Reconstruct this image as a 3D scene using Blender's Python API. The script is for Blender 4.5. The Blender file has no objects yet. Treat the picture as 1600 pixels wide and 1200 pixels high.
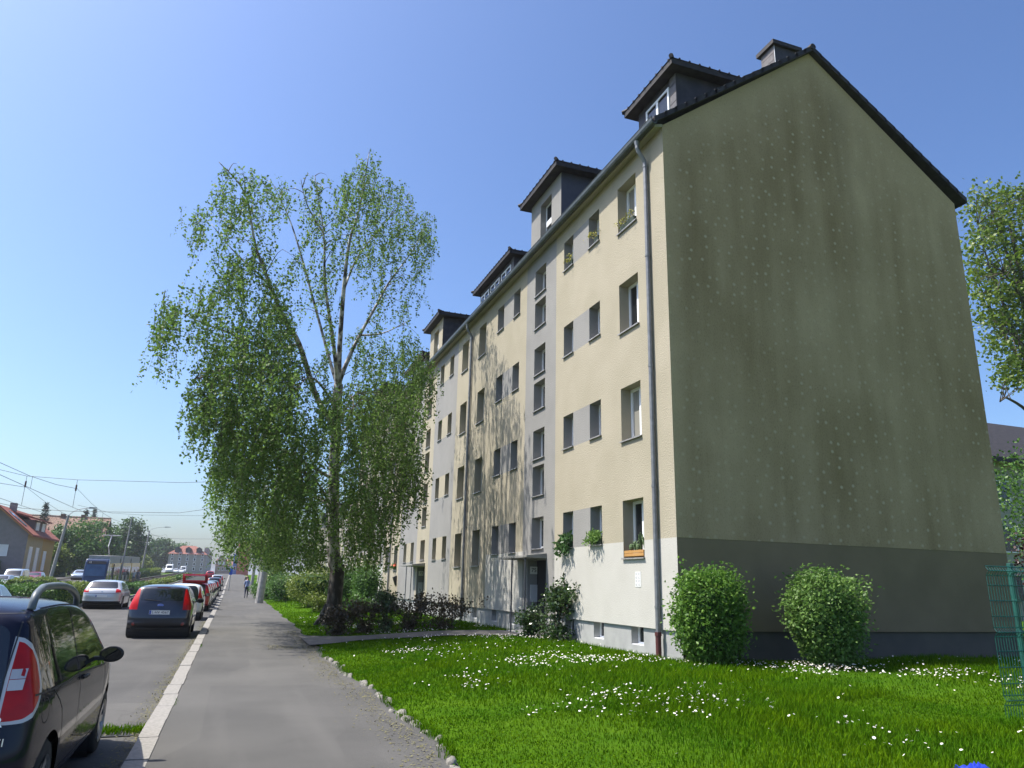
import bpy, bmesh, math, random
import numpy as np
from mathutils import Vector, Matrix
from mathutils.bvhtree import BVHTree
rad = math.radians
random.seed(7); rng = np.random.default_rng(7)
S = bpy.context.scene
COL = S.collection
# ------------------------------------------------------------------ camera
EYE = 1.6
cam = bpy.data.cameras.new('camera'); cam_o = bpy.data.objects.new('camera', cam); COL.objects.link(cam_o)
cam.sensor_width = 36.0; cam.lens = 1153.888/1600*36; cam.clip_start = .05; cam.clip_end = 8000
YAW, PIT, ROL = .3463, .2655, .0231
F = np.array([math.sin(YAW)*math.cos(PIT), math.cos(YAW)*math.cos(PIT), math.sin(PIT)])
RT = np.array([math.cos(YAW), -math.sin(YAW), 0.]); UP = np.cross(RT, F)
CR = math.cos(ROL)*RT+math.sin(ROL)*UP; CU = -math.sin(ROL)*RT+math.cos(ROL)*UP
cam_o.matrix_world = Matrix(((CR[0],CU[0],-F[0],0),(CR[1],CU[1],-F[1],0),(CR[2],CU[2],-F[2],EYE),(0,0,0,1)))
S.camera = cam_o
# ------------------------------------------------------------------ light
SUN = Vector((-1.0,.36,1.84)).normalized()
SUN_EL = math.asin(SUN.z); SUN_AZ = math.atan2(SUN.x, SUN.y)
w = bpy.data.worlds.new('World'); S.world = w; w.use_nodes = True
nt = w.node_tree; nt.nodes.clear()
sky = nt.nodes.new('ShaderNodeTexSky'); sky.sky_type = 'NISHITA'; sky.sun_disc = False
sky.sun_elevation = SUN_EL; sky.sun_rotation = SUN_AZ
sky.altitude = 0; sky.air_density = 1.0; sky.dust_density = 2.5; sky.ozone_density = 5.0
bg = nt.nodes.new('ShaderNodeBackground'); bg.inputs['Strength'].default_value = .15
wo = nt.nodes.new('ShaderNodeOutputWorld')
gm = nt.nodes.new('ShaderNodeGamma'); gm.inputs[1].default_value = 1.3      # the deeper, more contrasty blue of the clear day
k1 = nt.nodes.new('ShaderNodeVectorMath'); k1.operation = 'SCALE'; k1.inputs['Scale'].default_value = .15
k2 = nt.nodes.new('ShaderNodeVectorMath'); k2.operation = 'SCALE'; k2.inputs['Scale'].default_value = 1/.15
nt.links.new(sky.outputs[0], k1.inputs[0]); nt.links.new(k1.outputs[0], gm.inputs[0]); nt.links.new(gm.outputs[0], k2.inputs[0]); nt.links.new(k2.outputs[0], bg.inputs[0]); nt.links.new(bg.outputs[0], wo.inputs[0])
sl = bpy.data.lights.new('sun', 'SUN'); sl.energy = 4.6; sl.angle = rad(.53); sl.color = (1,.95,.86)
so = bpy.data.objects.new('sun', sl); COL.objects.link(so)
so.rotation_euler = SUN.to_track_quat('Z','Y').to_euler(); so.location = (-40,20,80)
S.view_settings.view_transform = 'Standard'; S.view_settings.look = 'None'
S.view_settings.exposure = 0.8; S.view_settings.gamma = 1; S.view_settings.use_curve_mapping = False
S.cycles.max_bounces = 6; S.cycles.transparent_max_bounces = 8; S.cycles.caustics_reflective = False; S.cycles.caustics_refractive = False

# ------------------------------------------------------------------ helpers: rays through the photo, used only to measure where things stand
def ray(a, b): return F+(a-800)/1153.888*CR-(b-600)/1153.888*CU
def atx(a, b, x): d = ray(a,b); p = d*(x/d[0]); p[2] += EYE; return p
def aty(a, b, y): d = ray(a,b); p = d*(y/d[1]); p[2] += EYE; return p
def sm(t): t = min(1,max(0,t)); return t*t*(3-2*t)
def gz(y):                                   # the street climbs gently in the distance
    if y < 72: return 0.
    if y < 230: return (y-72)*.0168*sm((y-66)/40)
    return 2.654+(y-230)*.006
def lz(x, y): return gz(y)+.22*sm((x-2.2)/4.6)*sm((y-4)/8.5)
# ------------------------------------------------------------------ helpers: materials
MATS = {}
def M(name, c1, c2=None, scale=3., rough=.8, bump=0., bscale=80., metal=0., spec=.4, detail=5., lo=.35, hi=.65, coat=0., stretch=None, island=False, trans=0.):
    if name in MATS: return MATS[name]
    m = bpy.data.materials.new(name); m.use_nodes = True; t = m.node_tree; n = t.nodes; L = t.links
    b = n['Principled BSDF']; b.inputs['Roughness'].default_value = rough; b.inputs['Metallic'].default_value = metal
    b.inputs['Specular IOR Level'].default_value = spec; b.inputs['Coat Weight'].default_value = coat; b.inputs['Coat Roughness'].default_value = .03
    b.inputs['Base Color'].default_value = (*c1,1)
    if c2 or bump:
        tc = n.new('ShaderNodeTexCoord'); co = tc.outputs['Object']
        if stretch:
            mp = n.new('ShaderNodeMapping'); mp.inputs['Scale'].default_value = stretch; L.new(co, mp.inputs[0]); co = mp.outputs[0]
    cr = None
    if c2:
        cr = n.new('ShaderNodeValToRGB'); cr.color_ramp.elements[0].color = (*c1,1); cr.color_ramp.elements[1].color = (*c2,1)
        cr.color_ramp.elements[0].position = lo; cr.color_ramp.elements[1].position = hi
        if island:
            g = n.new('ShaderNodeNewGeometry'); cr.color_ramp.elements[0].position = 0; cr.color_ramp.elements[1].position = 1
            L.new(g.outputs['Random Per Island'], cr.inputs[0])
        else:
            nz = n.new('ShaderNodeTexNoise'); nz.inputs['Scale'].default_value = scale; nz.inputs['Detail'].default_value = detail
            L.new(co, nz.inputs['Vector']); L.new(nz.outputs['Fac'], cr.inputs[0])
        L.new(cr.outputs[0], b.inputs['Base Color'])
    if bump:
        nb = n.new('ShaderNodeTexNoise'); nb.inputs['Scale'].default_value = bscale; nb.inputs['Detail'].default_value = 4
        bp = n.new('ShaderNodeBump'); bp.inputs['Strength'].default_value = bump; bp.inputs['Distance'].default_value = .02
        L.new(co, nb.inputs['Vector']); L.new(nb.outputs['Fac'], bp.inputs['Height']); L.new(bp.outputs[0], b.inputs['Normal'])
    if trans:
        tr = n.new('ShaderNodeBsdfTranslucent'); mx = n.new('ShaderNodeMixShader'); mx.inputs[0].default_value = trans
        if cr: L.new(cr.outputs[0], tr.inputs[0])
        else: tr.inputs[0].default_value = (*c1,1)
        L.new(b.outputs[0], mx.inputs[1]); L.new(tr.outputs[0], mx.inputs[2]); L.new(mx.outputs[0], n['Material Output'].inputs[0])
    MATS[name] = m; return m
def nodes_of(m): return m.node_tree.nodes, m.node_tree.links, m.node_tree.nodes['Principled BSDF']
# ------------------------------------------------------------------ helpers: objects
def thing(name, label, cat, loc=(0,0,0), group=None):
    o = bpy.data.objects.new(name, None); o.empty_display_size = .2; COL.objects.link(o); o.location = loc
    o['label'] = label; o['category'] = cat
    if group: o['group'] = group
    return o
def tag(o, label, cat, group=None):
    o['label'] = label; o['category'] = cat
    if group: o['group'] = group
    return o
def adopt(o, parent):
    o.parent = parent
    o.matrix_parent_inverse = Matrix.Translation(-parent.location) if parent.type == 'EMPTY' else Matrix.Identity(4)
def link(name, me, mats, parent=None, kind=None, smooth=False):
    o = bpy.data.objects.new(name, me); COL.objects.link(o)
    for m in (mats if isinstance(mats,(list,tuple)) else [mats]): me.materials.append(m)
    if smooth: me.polygons.foreach_set('use_smooth', [True]*len(me.polygons))
    if parent: adopt(o, parent)
    if kind: o['kind'] = kind
    return o
def mesh_np(name, V, k):                       # V: (n,k,3) separate k-gons
    V = np.asarray(V, dtype=np.float32); n = len(V)
    me = bpy.data.meshes.new(name); me.vertices.add(n*k); me.vertices.foreach_set('co', V.reshape(-1))
    me.loops.add(n*k); me.loops.foreach_set('vertex_index', np.arange(n*k, dtype=np.int32))
    me.polygons.add(n); me.polygons.foreach_set('loop_start', np.arange(0,n*k,k,dtype=np.int32)); me.polygons.foreach_set('loop_total', np.full(n,k,dtype=np.int32))
    me.update(calc_edges=True); return me
def mesh_grid(name, V, F_):
    me = bpy.data.meshes.new(name); me.from_pydata([tuple(v) for v in V], [], F_); me.update(); return me
class MB:
    def __init__(s): s.v=[]; s.f=[]; s.m=[]; s.mi=0
    def quad(s, *p):
        k=len(s.v); s.v+=[tuple(q) for q in p]; s.f.append(tuple(range(k,k+len(p)))); s.m.append(s.mi); return s
    def box(s, a, b):
        x0,y0,z0=a; x1,y1,z1=b; k=len(s.v)
        s.v+=[(x0,y0,z0),(x1,y0,z0),(x1,y1,z0),(x0,y1,z0),(x0,y0,z1),(x1,y0,z1),(x1,y1,z1),(x0,y1,z1)]
        for q in ((0,3,2,1),(4,5,6,7),(0,1,5,4),(1,2,6,5),(2,3,7,6),(3,0,4,7)): s.f.append(tuple(k+i for i in q)); s.m.append(s.mi)
        return s
    def prism(s, poly, axis, a, b):            # polygon in the two other axes, extruded along axis from a to b
        def P(p,h): return {0:(h,p[0],p[1]),1:(p[0],h,p[1]),2:(p[0],p[1],h)}[axis]
        n=len(poly); k=len(s.v)
        s.v+=[P(p,a) for p in poly]+[P(p,b) for p in poly]
        s.f+=[tuple(range(k,k+n)), tuple(range(k+2*n-1,k+n-1,-1))]; s.m+=[s.mi]*2
        for i in range(n):
            j=(i+1)%n; s.f.append((k+i,k+n+i,k+n+j,k+j)); s.m.append(s.mi)
        return s
    def tube(s, pts, r, n=8, cap=True):
        pts=[Vector(p) for p in pts]; rs=r if isinstance(r,(list,tuple)) else [r]*len(pts); k=len(s.v)
        up=None
        for i,p in enumerate(pts):
            t=(pts[min(i+1,len(pts)-1)]-pts[max(i-1,0)]).normalized()
            if up is None: up = Vector((0,0,1)) if abs(t.z)<.9 else Vector((1,0,0))
            a=t.cross(up)
            if a.length<1e-4: a=t.cross(Vector((1,.3,0)))
            a.normalize(); b=a.cross(t); up=b
            for j in range(n):
                q=2*math.pi*j/n; s.v.append(tuple(p+a*(rs[i]*math.cos(q))+b*(rs[i]*math.sin(q))))
        for i in range(len(pts)-1):
            for j in range(n):
                j2=(j+1)%n; s.f.append((k+i*n+j,k+i*n+j2,k+(i+1)*n+j2,k+(i+1)*n+j)); s.m.append(s.mi)
        if cap:
            e=k+(len(pts)-1)*n
            s.f.append(tuple(range(k+n-1,k-1,-1))); s.m.append(s.mi); s.f.append(tuple(range(e,e+n))); s.m.append(s.mi)
        return s
    def lathe(s, prof, c=(0,0,0), n=16, axis=2):   # prof: (r, h) along the axis
        k=len(s.v)
        for r,h in prof:
            for j in range(n):
                q=2*math.pi*j/n; u,v=r*math.cos(q),r*math.sin(q)
                p={2:(u,v,h),0:(h,u,v),1:(u,h,v)}[axis]; s.v.append((c[0]+p[0],c[1]+p[1],c[2]+p[2]))
        for i in range(len(prof)-1):
            for j in range(n):
                j2=(j+1)%n; s.f.append((k+i*n+j,k+i*n+j2,k+(i+1)*n+j2,k+(i+1)*n+j)); s.m.append(s.mi)
        return s
    def mesh(s, name, fix=True):
        me=bpy.data.meshes.new(name); me.from_pydata(s.v,[],s.f); me.polygons.foreach_set('material_index', s.m)
        if fix:
            bm=bmesh.new(); bm.from_mesh(me); bmesh.ops.recalc_face_normals(bm, faces=bm.faces); bm.to_mesh(me); bm.free()
        me.update(); return me
    def build(s, name, mats, parent=None, kind=None, smooth=False, bevel=0, fix=True):
        o=link(name, s.mesh(name, fix), mats, parent, kind, smooth)
        if bevel:
            md=o.modifiers.new('bevel','BEVEL'); md.width=bevel; md.segments=2; md.limit_method='ANGLE'; md.angle_limit=rad(40)
        return o
def text_mesh(txt, size):
    cu=bpy.data.curves.new('text','FONT'); cu.body=txt; cu.size=size; cu.align_x='CENTER'; cu.align_y='CENTER'; cu.extrude=.002
    o=bpy.data.objects.new('text',cu); me=bpy.data.meshes.new_from_object(o); bpy.data.objects.remove(o); bpy.data.curves.remove(cu); return me
def lettering(txt, size, loc, right, up, mat, parent, name='lettering'):
    me=text_mesh(txt,size); r=Vector(right).normalized(); u=Vector(up).normalized(); nrm=r.cross(u)
    me.transform(Matrix(((r.x,u.x,nrm.x,loc[0]),(r.y,u.y,nrm.y,loc[1]),(r.z,u.z,nrm.z,loc[2]),(0,0,0,1))))
    return link(name, me, mat, parent)
def copy_tree(o, parent=None):
    c=o.copy(); COL.objects.link(c)
    if parent: c.parent=parent
    for ch in o.children: copy_tree(ch, c)
    return c
# foliage: arrays of small rhombic leaves
def leaf_quads(P, size, droop=.3, aspect=.6, jitter=.35):
    n=len(P); u=rng.normal(size=(n,3)); u[:,2]=u[:,2]*.8-droop; u/=np.linalg.norm(u,axis=1,keepdims=True)
    r=rng.normal(size=(n,3)); v=np.cross(u,r); v/=np.linalg.norm(v,axis=1,keepdims=True)+1e-9
    s=(np.asarray(size)*(1+jitter*rng.uniform(-1,1,n)))[:,None]
    return np.stack([P, P+u*s*.45+v*s*aspect*.5, P+u*s, P+u*s*.45-v*s*aspect*.5],1)
# ------------------------------------------------------------------ palette
mt_cream=M('cream_render',(.375,.335,.255),(.340,.305,.228),scale=.9,rough=.95,bump=.6,bscale=30,spec=.15)
mt_grey=M('grey_render',(.270,.262,.248),(.243,.236,.224),scale=.9,rough=.95,bump=.55,bscale=30,spec=.15)
mt_white=M('offwhite_render',(.47,.455,.415),(.44,.425,.385),scale=1.3,rough=.95,bump=.3,bscale=42,spec=.15)
mt_plinth=M('plinth_paint',(.37,.37,.36),(.30,.30,.295),scale=2.2,rough=.9,bump=.2,bscale=40,spec=.2)
mt_tile=M('dark_roof_tile',(.016,.014,.014),(.035,.03,.029),scale=5,rough=.7,bump=.4,bscale=12)
mt_slate=M('dark_slate',(.03,.028,.032),(.055,.05,.055),scale=4,rough=.6,bump=.3,bscale=9)
mt_gutter=M('weathered_gutter',(.055,.065,.06),(.085,.095,.09),scale=6,rough=.45,metal=.3)
mt_zinc=M('zinc',(.30,.31,.33),(.22,.23,.25),scale=5,rough=.4,metal=.6)
mt_sill=M('sill_metal',(.36,.35,.34),(.28,.27,.26),scale=9,rough=.5,metal=.3)
mt_pvc=M('white_frame',(.80,.81,.82),rough=.35)
mt_glass=M('window_glass',(.012,.014,.016),rough=.06,spec=.6)
mt_cglass=M('curtained_glass',(.30,.29,.25),(.2,.19,.16),scale=3,rough=.1,spec=.6,stretch=(1,14,.3))
mt_dark=M('dark_recess',(.02,.02,.022),rough=.9)
mt_steel=M('galvanised_steel',(.42,.43,.44),(.34,.35,.36),scale=8,rough=.45,metal=.5)
mt_conc=M('pole_concrete',(.34,.33,.31),(.25,.245,.235),scale=5,rough=.9,bump=.2,bscale=60)
mt_black=M('black_plastic',(.018,.018,.02),rough=.5)
mt_blackpaint=M('black_lettering',(.015,.015,.015),rough=.5)
mt_plate=M('plate_white',(.75,.75,.73),rough=.4)
mt_eublue=M('plate_blue',(.02,.06,.35),rough=.4)
mt_chrome=M('chrome',(.7,.7,.7),rough=.15,metal=1.)
mt_leafgreen=M('shrub_leaf',(.035,.10,.018),(.10,.20,.035),island=True,rough=.45,spec=.4,trans=.3)
# ------------------------------------------------------------------ ground, road, pavement
def asphalt(name, c1, c2, c3, crack=.5, fine=220.):
    m=M(name,c1,c2,scale=.55,rough=.92,spec=.25,detail=6,lo=.38,hi=.62); n,L,b=nodes_of(m)
    tc=n.new('ShaderNodeTexCoord'); f=n.new('ShaderNodeTexNoise'); f.inputs['Scale'].default_value=fine; f.inputs['Detail'].default_value=2
    L.new(tc.outputs['Object'],f.inputs['Vector'])
    ramp=n.new('ShaderNodeValToRGB'); ramp.color_ramp.elements[0].position=.35; ramp.color_ramp.elements[1].position=.68
    ramp.color_ramp.elements[0].color=(.72,.72,.72,1); ramp.color_ramp.elements[1].color=(1.22,1.22,1.2,1); L.new(f.outputs['Fac'],ramp.inputs[0])
    base=b.inputs['Base Color'].links[0].from_socket
    mu=n.new('ShaderNodeMix'); mu.data_type='RGBA'; mu.blend_type='MULTIPLY'; mu.inputs[0].default_value=1
    L.new(base,mu.inputs[6]); L.new(ramp.outputs[0],mu.inputs[7])
    # dirt streaks along the street
    mp=n.new('ShaderNodeMapping'); mp.inputs['Scale'].default_value=(1.6,.12,1); L.new(tc.outputs['Object'],mp.inputs[0])
    g=n.new('ShaderNodeTexNoise'); g.inputs['Scale'].default_value=1.3; g.inputs['Detail'].default_value=5; L.new(mp.outputs[0],g.inputs['Vector'])
    r2=n.new('ShaderNodeValToRGB'); r2.color_ramp.elements[0].position=.5; r2.color_ramp.elements[1].position=.75
    r2.color_ramp.elements[0].color=(0,0,0,1); r2.color_ramp.elements[1].color=(.7,.7,.7,1); L.new(g.outputs['Fac'],r2.inputs[0])
    m2=n.new('ShaderNodeMix'); m2.data_type='RGBA'; L.new(r2.outputs[0],m2.inputs[0]); L.new(mu.outputs[2],m2.inputs[6]); m2.inputs[7].default_value=(*c3,1)
    # fine cracks
    v=n.new('ShaderNodeTexVoronoi'); v.feature='DISTANCE_TO_EDGE'; v.inputs['Scale'].default_value=.38
    ns=n.new('ShaderNodeTexNoise'); ns.inputs['Scale'].default_value=2.2; ns.inputs['Detail'].default_value=6; L.new(tc.outputs['Object'],ns.inputs['Vector'])
    ad=n.new('ShaderNodeMix'); ad.data_type='RGBA'; ad.blend_type='ADD'; ad.inputs[0].default_value=.55; L.new(tc.outputs['Object'],ad.inputs[6]); L.new(ns.outputs['Color'],ad.inputs[7]); L.new(ad.outputs[2],v.inputs['Vector'])
    r3=n.new('ShaderNodeValToRGB'); r3.color_ramp.elements[0].position=.0; r3.color_ramp.elements[1].position=.006
    r3.color_ramp.elements[0].color=(crack,)*3+(1,); r3.color_ramp.elements[1].color=(0,0,0,1); L.new(v.outputs['Distance'],r3.inputs[0])
    m3=n.new('ShaderNodeMix'); m3.data_type='RGBA'; L.new(r3.outputs[0],m3.inputs[0]); L.new(m2.outputs[2],m3.inputs[6]); m3.inputs[7].default_value=(.05,.05,.045,1)
    # repaired patches of slightly different tone
    mp2=n.new('ShaderNodeMapping'); mp2.inputs['Scale'].default_value=(.55,.21,1); L.new(tc.outputs['Object'],mp2.inputs[0])
    pv=n.new('ShaderNodeTexVoronoi'); pv.distance='CHEBYCHEV'; pv.inputs['Scale'].default_value=1.; L.new(mp2.outputs[0],pv.inputs['Vector']); sc_=n.new('ShaderNodeSeparateColor'); L.new(pv.outputs['Color'],sc_.inputs[0])
    r4=n.new('ShaderNodeValToRGB'); r4.color_ramp.elements[0].position=.1; r4.color_ramp.elements[1].position=.9; r4.color_ramp.elements[0].color=(.90,.90,.90,1); r4.color_ramp.elements[1].color=(1.07,1.065,1.05,1); L.new(sc_.outputs[0],r4.inputs[0])
    m4=n.new('ShaderNodeMix'); m4.data_type='RGBA'; m4.blend_type='MULTIPLY'; m4.inputs[0].default_value=1; L.new(m3.outputs[2],m4.inputs[6]); L.new(r4.outputs[0],m4.inputs[7])
    sp_=n.new('ShaderNodeTexNoise'); sp_.inputs['Scale'].default_value=26; sp_.inputs['Detail'].default_value=1; L.new(tc.outputs['Object'],sp_.inputs['Vector']); r5=n.new('ShaderNodeValToRGB'); r5.color_ramp.elements[0].position=.72; r5.color_ramp.elements[1].position=.76; r5.color_ramp.elements[0].color=(0,0,0,1); r5.color_ramp.elements[1].color=(.4,.4,.4,1); L.new(sp_.outputs['Fac'],r5.inputs[0])
    m5=n.new('ShaderNodeMix'); m5.data_type='RGBA'; L.new(r5.outputs[0],m5.inputs[0]); L.new(m4.outputs[2],m5.inputs[6]); m5.inputs[7].default_value=(.045,.043,.04,1)
    L.new(m5.outputs[2],b.inputs['Base Color'])
    bp=n.new('ShaderNodeBump'); bp.inputs['Strength'].default_value=.35; bp.inputs['Distance'].default_value=.006; L.new(f.outputs['Fac'],bp.inputs['Height']); L.new(bp.outputs[0],b.inputs['Normal'])
    return m
mt_pave=asphalt('pavement_asphalt',(.078,.076,.072),(.097,.094,.089),(.108,.104,.097),.2)
mt_road=asphalt('road_asphalt',(.074,.072,.069),(.094,.091,.087),(.105,.101,.094),.45)
mt_kerb=M('kerb_granite',(.19,.18,.16),(.26,.245,.22),scale=26,rough=.85,bump=.25,bscale=50)
mt_lawn=M('lawn_soil',(.035,.085,.006),(.06,.12,.008),scale=1.2,rough=.95,spec=0.)
mt_verge=M('rough_verge',(.06,.10,.02),(.12,.13,.05),scale=.9,rough=.95)
mt_track=M('track_ballast',(.20,.165,.13),(.11,.09,.075),scale=9,rough=.95,bump=.5,bscale=30)
mt_dirt=M('gutter_dirt',(.20,.17,.11),(.12,.11,.06),scale=14,rough=.95)
mt_gravel=M('path_gravel',(.085,.08,.075),(.12,.113,.105),scale=4,rough=.95,bump=.4,bscale=60)
YS=[-30,-15,0,4,8,12,16,20,25,30,36,42,48,54,60,66,72,78,84,92,100,110,120,135,150,170,190,210,230,260,300,360,430,520,640,800]
def strip(name, x0, x1, dz, m, y0=-30, y1=800, nx=1, zf=None):
    ys=[y for y in YS if y0<=y<=y1]; xs=[x0+(x1-x0)*i/nx for i in range(nx+1)]; V=[];Fc=[]
    for y in ys:
        for x in xs: V.append((x,y,(zf(x,y) if zf else gz(y))+dz))
    k=nx+1
    for i in range(len(ys)-1):
        for j in range(nx): Fc.append((i*k+j,i*k+j+1,(i+1)*k+j+1,(i+1)*k+j))
    return link(name, mesh_grid(name,V,Fc), m, kind='structure')
# one terrain sheet to the horizon, everything else lies above it
ys=[-3000,-800,-200]+YS+[1200,2200,4200]; xs=[-4200,-1500,-500,-160,-60,-27,-8,2,30,70,200,600,1800,4200]
V=[(x,y,gz(min(y,800))-.32) for y in ys for x in xs]; k=len(xs)
link('ground', mesh_grid('ground',V,[(i*k+j,i*k+j+1,(i+1)*k+j+1,(i+1)*k+j) for i in range(len(ys)-1) for j in range(k-1)]), mt_verge, kind='structure')
strip('road',-7.75,-.715,-.115,mt_road)
strip('pavement',-.53,3.2,0,mt_pave,y0=66)
pvl=[-30,-10,0,3]+list(np.arange(4,30,.5))+list(range(30,67,2)); pvx=[0,.3,.6,.85,1.0]
def edge(y): return (2.16 if y<20.5 else 2.16+.14*min(1,(y-20.5)/2))+.06*math.sin(y*1.7)+.05*math.sin(y*.63+1)+(max(0,y-24)*.006 if y>24 else 0)
link('pavement',mesh_grid('pavement',[(-.53+(edge(y)+.05+.53)*u,y,gz(y)-(.012 if u==1 else 0)) for y in pvl for u in pvx],[(i*5+j,i*5+j+1,i*5+j+6,i*5+j+5) for i in range(len(pvl)-1) for j in range(4)]),mt_pave,kind='structure')
strip('tram_track_bed',-15.6,-9.05,-.04,mt_verge)
strip('far_road',-23.6,-17.0,-.10,mt_road)
strip('far_pavement',-26.4,-23.6,.02,mt_pave)
strip('front_gardens',-70,-26.4,-.02,mt_verge)
for nm,a,b in (('median_verge',-9.05,-7.9),('far_verge',-17.0,-15.6)): strip(nm,a,b,.0,mt_lawn)
kb=MB()
y=-10.
while y<330:                                   # kerb laid stone by stone
    ln=random.uniform(.85,1.1) if y<60 else 6
    z=gz(y+ln/2); g=.012; dx=random.uniform(-.008,.008) if y<60 else 0; dz=random.uniform(-.006,.006) if y<60 else 0
    if y<60: kb.box((-.715+dx,y+g/2,-.35),(-.525+dx,y+ln-g/2,z+.008+dz))
    else: kb.quad((-.715,y,gz(y)+.008),(-.525,y,gz(y)+.008),(-.525,y+ln,gz(y+ln)+.008),(-.715,y+ln,gz(y+ln)+.008)); kb.quad((-.715,y,gz(y)-.3),(-.715,y,gz(y)+.008),(-.715,y+ln,gz(y+ln)+.008),(-.715,y+ln,gz(y+ln)-.3))
    y+=ln
kb.build('kerb',mt_kerb,kind='structure',fix=False)
mb=MB().box((-7.9,-30,-.4),(-7.75,72,.02)); mb.build('median_kerb',mt_kerb,kind='structure')
mb=MB()
for y in range(72,300,6):
    mb.quad((-7.9,y,gz(y)+.02),(-7.75,y,gz(y)+.02),(-7.75,y+6,gz(y+6)+.02),(-7.9,y+6,gz(y+6)+.02)); mb.quad((-7.75,y,gz(y)+.02),(-7.75,y,gz(y)-.3),(-7.75,y+6,gz(y+6)-.3),(-7.75,y+6,gz(y+6)+.02))
mb.build('median_kerb',mt_kerb,kind='structure',fix=False)
# rails and sleepers of the two tracks
mt_rail=M('rail_steel',(.20,.17,.15),(.28,.25,.23),scale=10,rough=.5,metal=.6)
for cx in (-10.6,-13.6):
    t=thing('tram_track','rusty tram track with dark sleepers running '+('nearer the hedges by the road' if cx>-12 else 'on the far side of the median bed'),'track',(cx,0,0))
    b=MB(); s=MB(); bed=MB()
    for i in range(len(YS)-1):
        y0,y1=YS[i],YS[i+1]
        if y0<20 or y0>=300: continue
        bed.quad((cx-1.25,y0,gz(y0)-.02),(cx+1.25,y0,gz(y0)-.02),(cx+1.25,y1,gz(y1)-.02),(cx-1.25,y1,gz(y1)-.02))
        for sx in (-.73,.73):
            x=cx+sx; b.prism([(x-.035,-.12),(x+.035,-.12),(x+.035,.08),(x-.035,.08)],1,0,1)
            for q in range(len(b.v)-8,len(b.v)):
                v=b.v[q]; yy=y0 if v[1]==0 else y1; b.v[q]=(v[0],yy,v[2]+gz(yy))
    y=60.
    while y<260: s.box((cx-1.15,y,gz(y)-.1),(cx+1.15,y+.25,gz(y)+.015)); y+=.75
    bed.build('ballast',mt_track,t,fix=False); b.build('rail',mt_rail,t); s.build('sleepers',M('sleeper_wood',(.07,.05,.04),rough=.9),t)
# lawn base
ylist=[-12,-4,0]+list(np.arange(3,30,.75))+list(np.arange(30,62,2.0))+[66,72,80,92,110,135,170,215]
PATH=[(2.0,19.9),(3.4,21.0),(5.6,20.5),(7.95,19.9),(8.6,19.9),(8.6,22.15),(7.95,22.15),(5,22.3),(3.2,22.5),(2.0,23.4)]
def in_poly(px,py,poly):
    r=np.zeros(np.shape(px),bool); j=len(poly)-1
    for i in range(len(poly)):
        xi,yi=poly[i]; xj,yj=poly[j]
        c=((yi>py)!=(yj>py))&(px<(xj-xi)*(py-yi)/(yj-yi+1e-12)+xi); r^=c; j=i
    return r
fr=[0,.004,.012,.022,.034,.046,.058,.07,.082,.094,.106,.12,.14,.17,.22,.3,.4,.55,.75,1.0]
V=[];Fc=[]
for y in ylist:
    e=edge(y); 
    for q in fr:
        x=e+q*(48-e); V.append((x,y,lz(x,y)+(-.03 if q==0 else .004)))
k=len(fr)
for i in range(len(ylist)-1):
    for j in range(k-1): Fc.append((i*k+j,i*k+j+1,(i+1)*k+j+1,(i+1)*k+j))
link('lawn',mesh_grid('lawn',V,Fc),mt_lawn,kind='structure',smooth=True)
# path to the door of number 75
P2=MB()
n0=24
for i in range(n0):
    a,b=i/n0,(i+1)/n0
    def pt(t,side):
        x=2.0+t*6.6
        lo=np.interp(x,[2.0,3.4,5.6,7.95,8.6],[19.9,21.0,20.5,19.9,19.9]); hi=np.interp(x,[2.0,3.2,5,7.95,8.6],[23.4,22.5,22.3,22.15,22.15]); yy=lo if side==0 else hi
        return (x,yy,lz(x,yy)+.05)
    P2.quad(pt(a,0),pt(b,0),pt(b,1),pt(a,1))
P2.build('garden_path',mt_gravel,kind='structure',fix=False)
# rough edging stones between pavement and lawn
es=MB(); y=5.5
while y<19.9:
    ln=random.uniform(.10,.42)
    if random.random()<.6:
        x=edge(y)+random.uniform(-.02,.06); h=random.uniform(.01,.05); wdt=random.uniform(.025,.06)
        bs=bmesh.new(); bmesh.ops.create_icosphere(bs,subdivisions=2,radius=1); k0=len(es.v); sd=random.uniform(0,99)
        for v in bs.verts:
            q=v.co; j=1+.16*math.sin(q.x*3.1+sd)+.13*math.sin(q.y*4.3+sd*2)+.10*math.sin(q.z*5+q.x*4+sd); s4=(abs(q.x)**4+abs(q.y)**4+abs(q.z)**4)**-.25
            es.v.append((x+q.x*s4*wdt*j*1.25,y+ln*.45+q.y*s4*ln*.45*j,-.03+q.z*s4*(h+.03)*j))
        for f in bs.faces: es.f.append(tuple(k0+v.index for v in f.verts)); es.m.append(0)
        bs.free()
    y+=ln
eo=es.build('edging_stones',M('dirty_stone',(.11,.105,.09),(.23,.215,.185),scale=14,rough=.95,bump=.4,bscale=30),kind='stuff',smooth=True); tag(eo,'broken pale edging stones between grey pavement and lawn','edging stones')
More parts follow.
